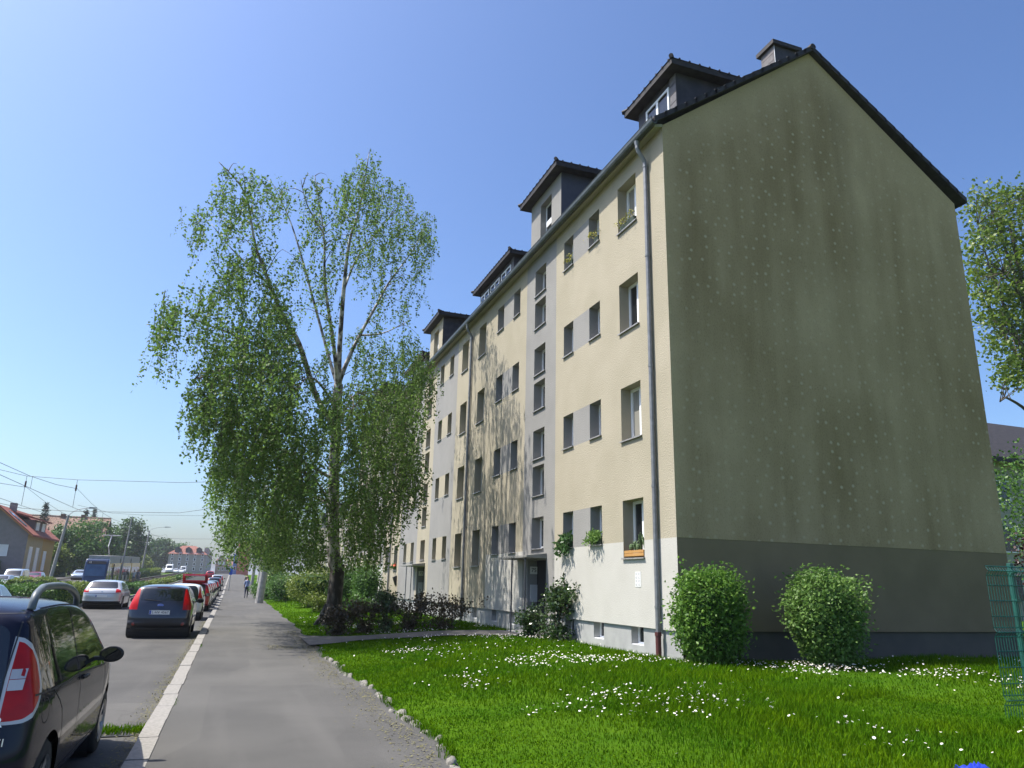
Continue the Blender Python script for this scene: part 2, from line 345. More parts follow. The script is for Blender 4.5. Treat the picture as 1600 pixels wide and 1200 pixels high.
# dirt and grass along the kerb, drain
def scatter_flakes(name, pts, size, mat, label, cat):
    n=len(pts); P=np.array(pts); u=rng.normal(size=(n,3)); u[:,2]*=.25; u/=np.linalg.norm(u,axis=1,keepdims=True)
    v=np.cross(u,[0,0,1.]); s=(size*rng.uniform(.5,1.4,n))[:,None]
    Q=np.stack([P-u*s-v*s*.5,P+u*s-v*s*.6,P+u*s*1.1+v*s*.5,P-u*s*.8+v*s*.6],1)
    o=link(name,mesh_np(name,Q,4),mat,kind='stuff'); tag(o,label,cat); return o
pts=[]
for i in range(4200):
    y=rng.uniform(8,34); d=abs(rng.normal(0,.11)); pts.append((-.73-d,y,-.105+rng.uniform(0,.012)))
for i in range(3400):
    y=rng.uniform(6,26); x=edge(y)-.12-abs(rng.normal(0,.22)); pts.append((x,y,.008))
for i in range(900):
    y=rng.normal(19.8,.35); x=rng.uniform(1.0,2.2); pts.append((x,y,.012))
scatter_flakes('litter',pts,.011,M('dry_litter',(.10,.09,.035),(.17,.16,.065),island=True,rough=.9),'dry blossom litter along kerb and lawn edge','litter')
dr=thing('storm_drain','iron gutter grate with grass growing through beside kerb','drain',(-.98,10.1,-.11))
b=MB()
for i in range(7): b.box((-1.2+i*.065,9.85,-.125),(-1.2+i*.065+.03,10.3,-.104))
b.box((-1.25,9.8,-.13),(-1.2,10.35,-.102)); b.box((-.77,9.8,-.13),(-.735,10.35,-.102)); b.box((-1.2,9.8,-.13),(-.77,9.85,-.102)); b.box((-1.2,10.3,-.13),(-.77,10.35,-.102))
b.build('grate',M('drain_iron',(.05,.05,.05),rough=.6,metal=.5),dr)
# ------------------------------------------------------------------ grass and daisies
def blades(P, h, wdt):
    n=len(P); a=rng.uniform(0,2*math.pi,n); d=np.stack([np.cos(a),np.sin(a),np.zeros(n)],1); s=np.stack([-np.sin(a),np.cos(a),np.zeros(n)],1)
    h=(h*rng.uniform(.5,1.25,n))[:,None]; ln=h*rng.uniform(.1,.9,n)[:,None]; wd=(wdt*rng.uniform(.7,1.3,n))[:,None]
    m=P+d*ln*.35+np.array([0,0,1.])*h*.6; tip=P+d*ln+np.array([0,0,1.])*h
    return np.concatenate([np.stack([P-s*wd,P+s*wd,m+s*wd*.7,m-s*wd*.7],1), np.stack([m-s*wd*.7,m+s*wd*.7,tip+s*wd*.08,tip-s*wd*.08],1)],0)
LZ=np.vectorize(lz); EDGE=np.vectorize(edge)
def noise2(x,y,s,seed=0):
    r=np.zeros_like(x); q=np.random.default_rng(seed)
    for i in range(9):
        a=q.uniform(0,6.283); k=q.uniform(.5,1.6)*s; r+=np.sin((x*math.cos(a)+y*math.sin(a))*k+q.uniform(0,6.283))
    return r/3
def lawn_points(n, x0,x1,y0,y1):
    x=rng.uniform(x0,x1,n); y=rng.uniform(y0,y1,n)
    ok=(x>EDGE(y)+.02)&~in_poly(x,y,PATH)&~((x>8.33)&(x<17.85)&(y>13.1))
    return x[ok],y[ok]
mt_grass=M('grass_blade',(.030,.092,.002),(.092,.180,.005),island=True,rough=.7,spec=.0,trans=.3)
n_,L_,b_=nodes_of(mt_grass); tc_=n_.new('ShaderNodeTexCoord'); ns_=n_.new('ShaderNodeTexNoise'); ns_.inputs['Scale'].default_value=.9; ns_.inputs['Detail'].default_value=5; L_.new(tc_.outputs['Object'],ns_.inputs['Vector'])
rp_=n_.new('ShaderNodeValToRGB'); rp_.color_ramp.elements[0].position=.36; rp_.color_ramp.elements[1].position=.64; rp_.color_ramp.elements[0].color=(.78,.92,1.3,1); rp_.color_ramp.elements[1].color=(1.18,1.06,.9,1); L_.new(ns_.outputs['Fac'],rp_.inputs[0])
mg_=n_.new('ShaderNodeMix'); mg_.data_type='RGBA'; mg_.blend_type='MULTIPLY'; mg_.inputs[0].default_value=1; src_=b_.inputs['Base Color'].links[0].from_socket; L_.new(src_,mg_.inputs[6]); L_.new(rp_.outputs[0],mg_.inputs[7]); L_.new(mg_.outputs[2],b_.inputs['Base Color'])
for nd_ in n_:
    if nd_.type=='BSDF_TRANSLUCENT': L_.new(mg_.outputs[2],nd_.inputs[0])
Q=[]
for (n,x0,x1,y0,y1,h,wd) in ((70000,2,9.5,4.6,9.5,.085,.0045),(75000,2,15,9.0,15.5,.085,.006),(26000,9,13,4.8,9.0,.085,.0055),(30000,2,8.5,15,24,.08,.008),(22000,2,8.5,24,40,.08,.012),(7000,2,8.5,40,75,.09,.02),(12000,13,22,6,15,.08,.008)):
    x,y=lawn_points(n,x0,x1,y0,y1); nn=noise2(x,y,1.1,3); keep=rng.uniform(size=len(x))<np.clip(.85+.25*nn,.5,1); x,y,nn=x[keep],y[keep],nn[keep]
    mow=np.where((x<EDGE(y)+1.3+.3*np.sin(y)),.55,1.0); mow=np.where((x>7.6)&(y<8.6+.25*(x-7.6))&(y>7.3),.35,mow)
    Q.append(blades(np.stack([x,y,LZ(x,y)+.005],1), np.maximum(h*(1+.35*nn)*mow,.035), wd))
x=rng.uniform(-1.2,-.74,420); y=10.1+rng.normal(0,.12,420); Q.append(blades(np.stack([x,y,np.full(420,-.11)],1),.06,.006))
y=rng.uniform(7.5,22,500); x=np.full(500,-.52)+np.abs(rng.normal(0,.02,500)); kk=noise2(x*0,y,2.,8)>.35; Q.append(blades(np.stack([x[kk],y[kk],np.zeros(kk.sum())],1),.03,.004))
x=rng.uniform(2,10,60000); y=rng.uniform(4.8,22,60000); ok=(x>EDGE(y)-.03)&(x<EDGE(y)+1.7+.4*np.sin(y*2.1)+.3*np.sin(y*5))|((x>8.5)&(y<8.8)); ok&=~in_poly(x,y,PATH); x,y=x[ok],y[ok]; n_c=len(x)
C=np.stack([x,y,LZ(x,y)+rng.uniform(.008,.04,n_c)],1); t1=rng.normal(size=(n_c,3)); t1[:,2]*=.35; t1/=np.linalg.norm(t1,axis=1,keepdims=True); t2=np.cross(t1,rng.normal(0,.35,(n_c,3))+[0,0,1]); t2/=np.linalg.norm(t2,axis=1,keepdims=True); sz=rng.uniform(.007,.016,n_c)[:,None]
yt=rng.uniform(5,20,2600); xt=EDGE(yt)+rng.normal(.03,.05,2600); kk=noise2(xt*0,yt,3.,4)>-.35; Q.append(blades(np.stack([xt[kk],yt[kk],np.full(kk.sum(),.0)],1),.075,.005))
Q.append(np.stack([C-t1*sz,C-t2*sz*.8,C+t1*sz,C+t2*sz*.8],1))
go=link('grass',mesh_np('grass',np.concatenate(Q),4),mt_grass,kind='stuff'); tag(go,'long green spring grass of the front lawn','grass')
def daisies():
    x,y=lawn_points(60000,2.6,22,5,34); nn=noise2(x,y,1.5,11)+.5*noise2(x,y,4.,5)
    dens=np.clip((nn-.26)*1.0,0.035,1)*np.interp(y,[5,7,9,12,16,20,30],[.05,.14,.4,.6,.85,.8,.5])*np.where(x<EDGE(y)+1.2,.12,1.)*np.where((x>8.3)&(y>10),1.3,1.)
    dens*=np.where((x>7.2)&(y<8.8),.12,1.)
    keep=rng.uniform(size=len(x))<dens*1.25; x,y=x[keep],y[keep]; n=len(x)
    z=LZ(x,y)+rng.uniform(.06,.11,n); C=np.stack([x,y,z],1); r=rng.uniform(.010,.019,n)[:,None]
    t=rng.normal(0,.35,(n,2)); nr=np.stack([t[:,0]-.15,t[:,1]-.1,np.ones(n)],1); nr/=np.linalg.norm(nr,axis=1,keepdims=True)
    a=np.cross(nr,[1,0,0.]); a/=np.linalg.norm(a,axis=1,keepdims=True); b=np.cross(nr,a)
    petals=np.stack([C+(a*math.cos(q)+b*math.sin(q))*r for q in np.arange(8)*math.pi/4],1)
    eyes=np.stack([C+nr*.004+(a*math.cos(q)+b*math.sin(q))*r*.32 for q in np.arange(8)*math.pi/4],1)
    me=mesh_np('daisies',np.concatenate([petals,eyes]),8)
    o=link('daisies',me,[M('daisy_petal',(.78,.78,.76),rough=.7,trans=.2),M('daisy_eye',(.70,.45,.03),rough=.8)],kind='stuff')
    me.polygons.foreach_set('material_index',np.concatenate([np.zeros(n,np.int32),np.ones(n,np.int32)])); tag(o,'white daisies in loose drifts over the lawn','daisies')
daisies()
# ------------------------------------------------------------------ the row of apartment houses
XF=8.4; ZP=.784; ZTOP=12.12; XB=17.72
def gable_material():
    m=M('stained_gable_render',(.46,.35,.205),(.40,.305,.175),scale=.8,rough=.95,bump=.4,bscale=34,spec=.15); n,L,b=nodes_of(m)
    base=b.inputs['Base Color'].links[0].from_socket; tc=n.new('ShaderNodeTexCoord'); sp=n.new('ShaderNodeSeparateXYZ'); L.new(tc.outputs['Object'],sp.inputs[0])
    def math_(op,a,bb=None,cl=False):
        q=n.new('ShaderNodeMath'); q.operation=op; q.use_clamp=cl
        for i,v in enumerate((a,bb)):
            if v is None: continue
            if isinstance(v,(int,float)): q.inputs[i].default_value=v
            else: L.new(v,q.inputs[i])
        return q.outputs[0]
    def mix(fac,a,c,mode='MIX'):
        q=n.new('ShaderNodeMix'); q.data_type='RGBA'; q.blend_type=mode
        if isinstance(fac,float): q.inputs[0].default_value=fac
        else: L.new(fac,q.inputs[0])
        L.new(a,q.inputs[6])
        if isinstance(c,tuple): q.inputs[7].default_value=(*c,1)
        else: L.new(c,q.inputs[7])
        return q.outputs[2]
    def noise(sc,det,stretch,off=0):
        mp=n.new('ShaderNodeMapping'); mp.inputs['Scale'].default_value=stretch; mp.inputs['Location'].default_value=(off,off,off); L.new(tc.outputs['Object'],mp.inputs[0])
        q=n.new('ShaderNodeTexNoise'); q.inputs['Scale'].default_value=sc; q.inputs['Detail'].default_value=det; L.new(mp.outputs[0],q.inputs['Vector']); return q.outputs['Fac']
    # algae film: broad blotches and vertical runs, thin along the verge and the left edge
    blot=noise(.28,6,(1,1,1),3.1); runs=noise(1.1,5,(1,1,.09),1.7); fr=noise(2.6,7,(1,1,.22),5.)
    film=math_('ADD',math_('MULTIPLY',blot,1.05),math_('MULTIPLY',runs,.95)); film=math_('ADD',film,math_('MULTIPLY',fr,.5))
    left=math_('MULTIPLY',math_('SUBTRACT',sp.outputs['X'],8.4),2.2,True)
    vx=math_('ABSOLUTE',math_('SUBTRACT',sp.outputs['X'],13.06)); top=math_('SUBTRACT',15.55,math_('MULTIPLY',vx,.74)); dv=math_('MULTIPLY',math_('SUBTRACT',top,sp.outputs['Z']),.75,True)
    edge_=math_('MULTIPLY',left,dv)
    lowz=math_('MULTIPLY',math_('SUBTRACT',sp.outputs['Z'],1.5),.18,True)
    fac=math_('MULTIPLY',math_('SUBTRACT',film,.95),1.55,True); fac=math_('MULTIPLY',fac,edge_); fac=math_('MULTIPLY',fac,.92)
    col=mix(fac,base,(.225,.160,.076)); gr_=noise(34.,3,(1,1,.6),2.2); gk=math_('MULTIPLY',math_('SUBTRACT',gr_,.5),2.2,True); gq=math_('MULTIPLY',math_('SUBTRACT',.5,gr_),2.2,True); col=mix(math_('MULTIPLY',gk,.45),col,(.30,.25,.16)); col=mix(math_('MULTIPLY',gq,.5),col,(.06,.05,.03))
    # dark runs at two places
    rr=noise(.55,3,(1,1,.03),9.3); dk=math_('MULTIPLY',math_('SUBTRACT',rr,.58),6.0,True); dk=math_('MULTIPLY',dk,math_('MULTIPLY',edge_,.55)); col=mix(dk,col,(.055,.05,.033))
    # pale dowel marks of the insulation boards
    cx=n.new('ShaderNodeCombineXYZ'); L.new(sp.outputs['X'],cx.inputs[0]); L.new(sp.outputs['Z'],cx.inputs[1]); mp=n.new('ShaderNodeMapping'); mp.inputs['Scale'].default_value=(2.9,3.1,1); L.new(cx.outputs[0],mp.inputs[0])
    v=n.new('ShaderNodeTexVoronoi'); v.voronoi_dimensions='2D'; v.inputs['Scale'].default_value=1.0; v.inputs['Randomness'].default_value=.72; L.new(mp.outputs[0],v.inputs['Vector'])
    d=math_('MULTIPLY',math_('SUBTRACT',.155,v.outputs['Distance']),10.,True); pd=noise(.5,3,(1,1,.6),14.); d=math_('MULTIPLY',d,math_('MULTIPLY',math_('ADD',.16,math_('MULTIPLY',fac,.62)),math_('MULTIPLY',math_('SUBTRACT',pd,.20),3.5,True))); col=mix(d,col,(.54,.46,.32))
    L.new(col,b.inputs['Base Color']); return m
mt_gable=gable_material()
mt_gable_low=M('gable_base_render',(.215,.165,.098),(.18,.14,.083),scale=.9,rough=.95,bump=.3,bscale=40,spec=.15)
mt_door=M('door_grey',(.42,.44,.46),rough=.5); mt_panel=M('entrance_panel',(.24,.24,.235),(.21,.21,.205),scale=3,rough=.7)
mt_canopy=M('canopy_grey',(.25,.245,.225),(.19,.187,.172),scale=3,rough=.8)
WMATS=[mt_cream,mt_grey,mt_white,mt_plinth,mt_dark]
def wall_cells(b, y0,y1,z0,z1, holes, regions, x, depth):
    ys=sorted({y0,y1,*[h[0] for h in holes],*[h[1] for h in holes],*[min(max(r[i],y0),y1) for r in regions for i in (0,1)]})
    zs=sorted({z0,z1,*[h[2] for h in holes],*[h[3] for h in holes],*[min(max(r[i],z0),z1) for r in regions for i in (2,3)]})
    def region(y,z):
        k=regions[0][4]
        for r in regions:
            if r[0]<y<r[1] and r[2]<z<r[3]: k=r[4]
        return k
    for i in range(len(ys)-1):
        for j in range(len(zs)-1):
            a,c=ys[i],ys[i+1]; e,g=zs[j],zs[j+1]; cy,cz=(a+c)/2,(e+g)/2
            if c-a<1e-5 or g-e<1e-5 or any(h[0]<cy<h[1] and h[2]<cz<h[3] for h in holes): continue
            b.mi=region(cy,cz); b.quad((x,c,e),(x,a,e),(x,a,g),(x,c,g))
    for h in holes:
        a,c,e,g=h[:4]; b.mi=h[4]; X=x+depth
        b.quad((x,a,e),(X,a,e),(X,a,g),(x,a,g)); b.quad((x,c,g),(X,c,g),(X,c,e),(x,c,e)); b.quad((x,a,g),(X,a,g),(X,c,g),(x,c,g)); b.quad((x,c,e),(X,c,e),(X,a,e),(x,a,e))
def window(par, a,c,e,g, wide, curtain=False, sill=True, x=XF, d=.27):
    f=MB(); t=.07; X0,X1=x+d,x+d+.06
    f.box((X0,a,e),(X1,a+t,g)); f.box((X0,c-t,e),(X1,c,g)); f.box((X0,a+t,e),(X1,c-t,e+t)); f.box((X0,a+t,g-t),(X1,c-t,g))
    if wide: f.box((X0-.008,(a+c)/2-.055,e+t),(X1,(a+c)/2+.055,g-t))
    fo=f.build('window',mt_pvc,par)
    p=MB(); p.quad((X0+.035,c-t,e+t),(X0+.035,a+t,e+t),(X0+.035,a+t,g-t),(X0+.035,c-t,g-t)); p.build('pane',mt_cglass if curtain else mt_glass,fo,fix=False)
    if sill:
        s=MB(); s.prism([(x-.05,e-.028),(x-.05,e-.004),(x+d+.002,e+.022),(x+d+.002,e-.001),(x-.042,e-.028)],1,a-.025,c+.025)
        s.box((x-.052,a-.03,e-.035),(x-.046,c+.03,e-.004)); s.build('sill',mt_sill,fo)
    return fo
def dormer_roof(b, x0,x1,y0,y1,z,th,rise):
    # fascia box, then a low hipped lid with tile ends
    b.box((x0,y0,z),(x1,y1,z+th)); zt=z+th+.004; xm=x0+(y1-y0)*.45
    k=len(b.v); o=.02
    b.v+=[(x0-o,y0-o,zt),(x1,y0-o,zt),(x1,y1+o,zt),(x0-o,y1+o,zt),(xm,(y0+y1)/2,zt+rise),(x1,(y0+y1)/2,zt+rise)]
    for q in ((0,1,5,4),(0,4,3),(4,5,2,3),(0,3,2,1)): b.f.append(tuple(k+i for i in q)); b.m.append(b.mi)
    b.tube([(x0-.04,y0-.04,zt+.02),(xm,(y0+y1)/2,zt+rise+.03)],.06,8); b.tube([(x0-.04,y1+.04,zt+.02),(xm,(y0+y1)/2,zt+rise+.03)],.06,8)
    y=y0
    while y<y1: b.tube([(x0-.035,y+.12,zt),(x0+.5,y+.12,zt+.04)],.03,6); y+=.3
    x=x0+.1
    while x<x1: b.tube([(x+.12,y0-.035,zt),(x+.12,y0+.4,zt+.04)],.03,6); x+=.3
def section(y0, L, num, scheme, label, first=False):
    t=thing('apartment_house',label,'apartment house',(XF,y0,0),'row of rendered apartment houses')
    y1=y0+L; base={'a':0,'b':1}[scheme]
    if first: WD=[(1.3,2.25),(13.2,14.1)]; NR=[(3.32,3.97),(5.01,5.67),(9.4,10.05),(11.1,11.8)]; ST=(7.08,8.0); DR=(6.85,8.35)
    else: WD=[(.68,1.63),(13.02,13.97)]; NR=[(2.95,3.62),(4.65,5.32),(9.1,9.77),(10.8,11.47)]; ST=(6.78,7.68); DR=(6.6,8.15)
    holes=[]; wins=[]; alt=1-base
    for k in range(4):
        zt=3.55+2.71*k
        for a,c in WD: holes.append((y0+a,y0+c,zt-1.30,zt,0)); wins.append((a,c,zt-1.30,zt,True,k))
        for a,c in NR: holes.append((y0+a,y0+c,zt-.94,zt,1 if scheme=='a' else 0)); wins.append((a,c,zt-.94,zt,False,k))
    for e in (2.66,4.22,5.35,6.89,8.05,9.62,10.76): holes.append((y0+ST[0],y0+ST[1],e,e+.91,1 if scheme=='a' else 0)); wins.append((ST[0],ST[1],e,e+.91,False,9))
    door=(y0+DR[0],y0+DR[1],ZP,2.33,3); holes.append(door)
    if first: regs=[(y0,y1,ZP,ZTOP+.1,0),(y0,y0+12.4,ZP,2.61,2),(y0+6.25,y0+8.75,ZP,ZTOP+.1,1)]
    else: regs=[(y0,y1,ZP,ZTOP+.1,1),(y0,y1,ZP,2.58,2 if num!='73' else 1),(y0,y0+2.25,ZP,ZTOP+.1,0),(y1-2.25,y1,ZP,ZTOP+.1,0),(y0+6.0,y0+8.45,ZP,ZTOP+.1,0)]
    for (p,q) in ((NR[0],NR[1]),(NR[2],NR[3])):
        for k in range(4): regs.append((y0+p[1],y0+q[0],3.55+2.71*k-.96,3.55+2.71*k,1 if first else 0))
    b=MB(); wall_cells(b,y0,y1,ZP,ZTOP+.1,holes,regs,XF,.28)
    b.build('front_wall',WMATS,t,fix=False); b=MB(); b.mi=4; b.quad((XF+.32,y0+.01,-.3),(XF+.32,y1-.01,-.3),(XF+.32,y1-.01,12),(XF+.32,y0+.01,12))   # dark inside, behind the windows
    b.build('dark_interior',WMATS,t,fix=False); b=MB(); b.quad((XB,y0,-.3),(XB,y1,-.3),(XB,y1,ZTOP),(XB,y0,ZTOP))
    b.build('rear_wall',WMATS,t,fix=False)
    # plinth with basement windows
    bh=[]; 
    for a,c in WD+NR: m=(a+c)/2; bh.append((y0+m-.27,y0+m+.27,.40,ZP,3))
    bd=(y0+DR[0],y0+DR[1],-.3,ZP,3)
    b=MB(); wall_cells(b,y0,y1,-.3,ZP,bh+[bd],[(y0,y1,-.3,ZP,3)],XF+.05,.23); b.build('plinth',WMATS,t,fix=False)
    for h in bh:
        f=MB(); X=XF+.05+.17; f.box((X,h[0],h[2]),(X+.05,h[0]+.045,h[3])); f.box((X,h[1]-.045,h[2]),(X+.05,h[1],h[3])); f.box((X,h[0]+.045,h[2]),(X+.05,h[1]-.045,h[2]+.05))
        f.box((XF+.06,h[0]+.002,h[2]-.004),(X,h[1]-.002,h[2]+.012))
        fo=f.build('basement_window',mt_pvc,t); p=MB(); p.quad((X+.03,h[1]-.045,h[2]+.05),(X+.03,h[0]+.045,h[2]+.05),(X+.03,h[0]+.045,h[3]),(X+.03,h[1]-.045,h[3])); p.build('pane',mt_glass,fo,fix=False)
    for i,(a,c,e,g,wd,k) in enumerate(wins): window(t,y0+a,y0+c,e,g,wd,curtain=(wd and k in (1,3) and (i%3!=1)))
    # entrance: recessed door, side panel with number and letter boxes, canopy on two posts
    da,dc=door[0],door[1]
    d=MB(); X=XF+.42; d.box((X,da,.2),(X+.06,da+.08,2.33)); d.box((X,dc-.08,.2),(X+.06,dc,2.33)); d.box((X,da+.08,2.2),(X+.06,dc-.08,2.33)); d.box((X,da+.08,.2),(X+.05,dc-.08,.42)); d.box((X,da+.08,1.1),(X+.05,dc-.08,1.22)); d.box((X,(da+dc)/2-.05,.42),(X+.05,(da+dc)/2+.05,2.2))
    do=d.build('entrance_door',mt_door,t); p=MB(); p.quad((X+.03,dc-.08,.4),(X+.03,da+.08,.4),(X+.03,da+.08,2.2),(X+.03,dc-.08,2.2)); p.build('pane',mt_glass,do,fix=False)
    h=MB().tube([(X-.05,da+.3,1.0),(X-.05,da+.3,1.3)],.014,6); h.build('handle',mt_steel,do)
    pn=MB(); pn.box((XF+.012,dc-.03,.2),(XF+.42,dc-.004,2.326)); po=pn.build('entrance_panel',mt_panel,t); MB().box((XF+.012,da+.004,.2),(XF+.42,da+.03,2.326)).build('entrance_panel',mt_panel,t)
    nb=MB().box((XF+.09,dc-.045,1.93),(XF+.33,dc-.031,2.15)); no=nb.build('number_plate',mt_plate,t)
    if num in ('75','73'): lettering(num,.17,(XF+.21,dc-.047,2.04),(1,0,0),(0,0,1),mt_blackpaint,no,'number')
    ib=MB().box((XF+.10,dc-.07,1.12),(XF+.32,dc-.031,1.62)); ib.build('letterbox',M('letterbox_grey',(.50,.52,.53),rough=.4),t)
    st=MB().box((XF-.5,da-.15,-.2),(XF+.05,dc+.35,.3)); st.box((XF+.05,da,-.2),(XF+.5,dc,.3)); st.build('doorstep',mt_conc,t,bevel=.015)
    ca,cb=da-.05,dc+.85; c_=MB(); c_.prism([(XF-.62,2.36),(XF-.62,2.43),(XF,2.50),(XF,2.35)],1,ca,cb); c_.build('canopy',mt_canopy,t,bevel=.01)
    for yy in (da+.15,da+1.25):
        q=MB().tube([(XF-.58,yy,lz(XF-.58,yy)-.05),(XF-.58,yy,2.365)],.024,8); q.build('canopy_post',mt_zinc if num!='75' else M('dark_post',(.06,.065,.075),rough=.5),t)
    # roof, eaves, gutter, rain pipe
    r=MB(); ya=y0-(.13 if first else 0); yb=y1
    r.prism([(8.1,12.24),(13.07,15.76),(18.04,12.24),(18.04,12.12),(13.07,15.67),(8.1,12.12)],1,ya,yb)
    if first:                                  # stepped tile ends along the verge
        for sgn,x_e in ((1,8.1),(-1,18.04)):
            n=17
            for i in range(n):
                u0,u1=i/n,(i+1)/n+.012; X0=x_e+sgn*4.97*u0; X1=x_e+sgn*4.97*u1; Z0=12.26+3.50*u0; Z1=12.26+3.50*u1
                r.prism([(X0,Z0-.13),(X0,Z0+.022),(X1,Z1-.006),(X1,Z1-.14)],1,ya-.02,ya+.24)
        r.tube([(13.07,ya-.05,15.72),(13.07,yb,15.72)],.09,8)
    r.build('roof',mt_tile,t)
    e=MB(); e.prism([(8.19,12.10),(8.19,12.17),(XF+.01,12.24),(XF+.01,12.16)],1,y0,y1); e.build('soffit',mt_cream,t)
    g=MB(); prof=[(8.03,12.255),(8.035,12.17),(8.06,12.12),(8.115,12.10),(8.17,12.12),(8.195,12.16),(8.195,12.2),(8.175,12.2),(8.17,12.155),(8.115,12.125),(8.07,12.145),(8.05,12.255)]
    g.prism(prof,1,ya,yb); g.tube([(8.035,ya,12.262),(8.035,yb,12.262)],.014,6); g.build('gutter',mt_gutter,t)
    py=y0+(.70 if first else 0.06); dn=MB()
    if first or True:
        dn.lathe([(.075,12.11),(.05,11.98)],(8.12,py,0),10); dn.tube([(8.12,py,12.0),(8.12,py,11.93),(8.16,py,11.83),(8.27,py,11.68),(8.32,py,11.58),(8.325,py,11.4),(8.325,py,.72)],.052,10)
        for zz in (11.45,9.1,6.4,3.7,1.2): dn.tube([(8.325,py,zz),(8.325,py,zz+.05)],.062,10)
        po=dn.build('rain_pipe',M('rain_pipe_zinc',(.17,.175,.185),(.23,.235,.245),scale=7,rough=.5,metal=.35),t,smooth=False)
        q=MB().tube([(8.325,py,-.1),(8.325,py,.72)],.06,10); q.tube([(8.325,py,.66),(8.325,py,.735)],.072,10); q.build('pipe_foot',M('iron_red',(.09,.025,.025),rough=.5) if first else M('dark_post',(.06,.065,.075),rough=.5),po)
    # stair dormer
    c0=y0+(ST[0]+ST[1])/2; dm=MB(); k=1 if scheme=='a' else 0
    wall_cells(dm,c0-1.28,c0+1.30,12.3,14.5,[(c0-.5,c0+.45,12.95,14.15,k)],[(c0-2,c0+2,12,15,k)],8.55,.24)
    dm.mi=5; 
    for yy in (c0-1.28,c0+1.30): dm.quad((8.55,yy,12.3),(11.4,yy,14.4),(11.4,yy,14.5),(8.55,yy,14.5))
    do=dm.build('stair_dormer',WMATS+[mt_slate if not first else M('blue_slate_side',(.06,.065,.085),(.075,.08,.1),scale=3,rough=.6)],t,fix=False)
    rr=MB(); dormer_roof(rr,8.22,11.5,c0-1.62,c0+1.62,14.5,.17,.30); rr.build('dormer_roof',mt_tile,do)
    fo=MB(); 
    a,c,e_,g_=c0-.5,c0+.45,12.95,14.15; X=8.55+.2
    fo.box((X,a,e_),(X+.05,a+.06,g_)); fo.box((X,c-.06,e_),(X+.05,c,g_)); fo.box((X,a+.06,e_),(X+.05,c-.06,e_+.06)); fo.box((X,a+.06,g_-.06),(X+.05,c-.06,g_)); fo.box((X-.01,a+.06,13.35),(X+.045,c-.06,13.55)); fo.build('dormer_window',mt_pvc,do)
    p=MB(); p.quad((X+.02,c,e_),(X+.02,a,e_),(X+.02,a,g_),(X+.02,c,g_)); p.build('dormer_pane',mt_glass,do,fix=False)
    # slate dormer(s) of the attic flats
    spans=[]
    if first: spans=[(y0+.68,y0+2.6)]
    spans.append((y1-2.25,y1+2.2))
    for (a,b_) in spans:
        w_=MB(); w_.box((9.3,a,12.9),(12.4,b_,14.5)); wo_=w_.build('attic_dormer',mt_slate,t)
        q=MB()
        nst=int((b_-a)/.32)
        for i in range(5): q.box((9.284,a+.01,13.08+i*.27),(9.3,a+.30,13.08+i*.27+.25))
        q.build('slates',M('slate_face',(.13,.12,.125),(.09,.085,.09),scale=8,rough=.6),wo_)
        rr=MB(); dormer_roof(rr,9.0,12.9,a-.28,b_+.28,14.42,.16,.26); rr.build('dormer_roof',mt_tile,wo_)
        n=1 if b_-a<3 else 3
        for i in range(n):
            wa=a+.32+i*1.4; wb=wa+1.15; fr_=MB(); X=9.262; z0,z1=13.1,14.2
            for s_ in ((wa,wa+.07,z0,z1),(wb-.07,wb,z0,z1),(wa+.07,wb-.07,z0,z0+.07),(wa+.07,wb-.07,z1-.07,z1),((wa+wb)/2-.05,(wa+wb)/2+.05,z0+.07,z1-.07)): fr_.box((X,s_[0],s_[2]),(X+.034,s_[1],s_[3]))
            fr_.build('dormer_window',mt_pvc,wo_); p=MB(); p.quad((X+.02,wb-.05,z0+.05),(X+.02,wa+.05,z0+.05),(X+.02,wa+.05,z1-.05),(X+.02,wb-.05,z1-.05)); p.build('dormer_pane',mt_glass,wo_,fix=False)
    if first:
        b=MB(); b.quad((XF,y0,2.61),(XB,y0,2.61),(XB,y0,12.1),(13.06,y0,15.62),(XF,y0,12.2)); b.build('gable_wall',mt_gable,t,fix=False)
        b=MB(); b.box((XF+.003,y0+.006,ZP+.001),(XB-.003,y0+.2,2.612)); b.build('gable_base',mt_gable_low,t)
        b=MB(); b.box((XF+.056,y0+.05,-.3),(XB-.05,y0+.3,ZP+.01)); b.build('gable_plinth',M('gable_plinth_paint',(.10,.088,.073),(.08,.072,.061),scale=1.5,rough=.9,bump=.2),t)
        c_=MB(); c_.box((13.08,14.5,15.2),(13.92,15.08,16.9)); co=c_.build('chimney',mt_slate,t)
        q=MB()
        for i in range(5): q.box((13.062,14.52,15.75+i*.23),(13.08,15.06,15.75+i*.23+.215))
        q.build('chimney_slates',M('chimney_slate',(.15,.135,.135),(.10,.09,.09),scale=6,rough=.6),co)
        q=MB().tube([(13.075,14.495,15.6),(13.075,14.495,16.9)],.012,5); q.build('corner_strip',mt_steel,co)
        q=MB().box((12.98,14.41,16.9),(14.02,15.17,17.03)); q.box((13.05,14.47,17.03),(13.95,15.11,17.09)); q.build('chimney_cap',mt_tile,co)
        q=MB().box((XF+.014,y0+.0,12.1),(XF+.02,y0+.02,12.12))
    return t
sec75=section(13.208,14.892,'75','a','cream and grey apartment house 75 with bare stained gable at end of row',True)
sec73=section(28.1,14.8,'73','b','grey and cream apartment house 73 adjoining the end house at rain pipe')
sec71=section(42.9,14.8,'71','b','grey and cream apartment house with third doorway along, partly behind birch')
far_labels=['fourth grey and cream apartment house along the row, behind the birch trunk','fifth apartment house along the row, its doorway hidden by round shrubs','sixth apartment house along the row, seen through birch leaves','distant apartment house with pale wall beside the lamp pole','distant apartment house next beyond the lamp pole house','farthest pale apartment house at the end of the row']
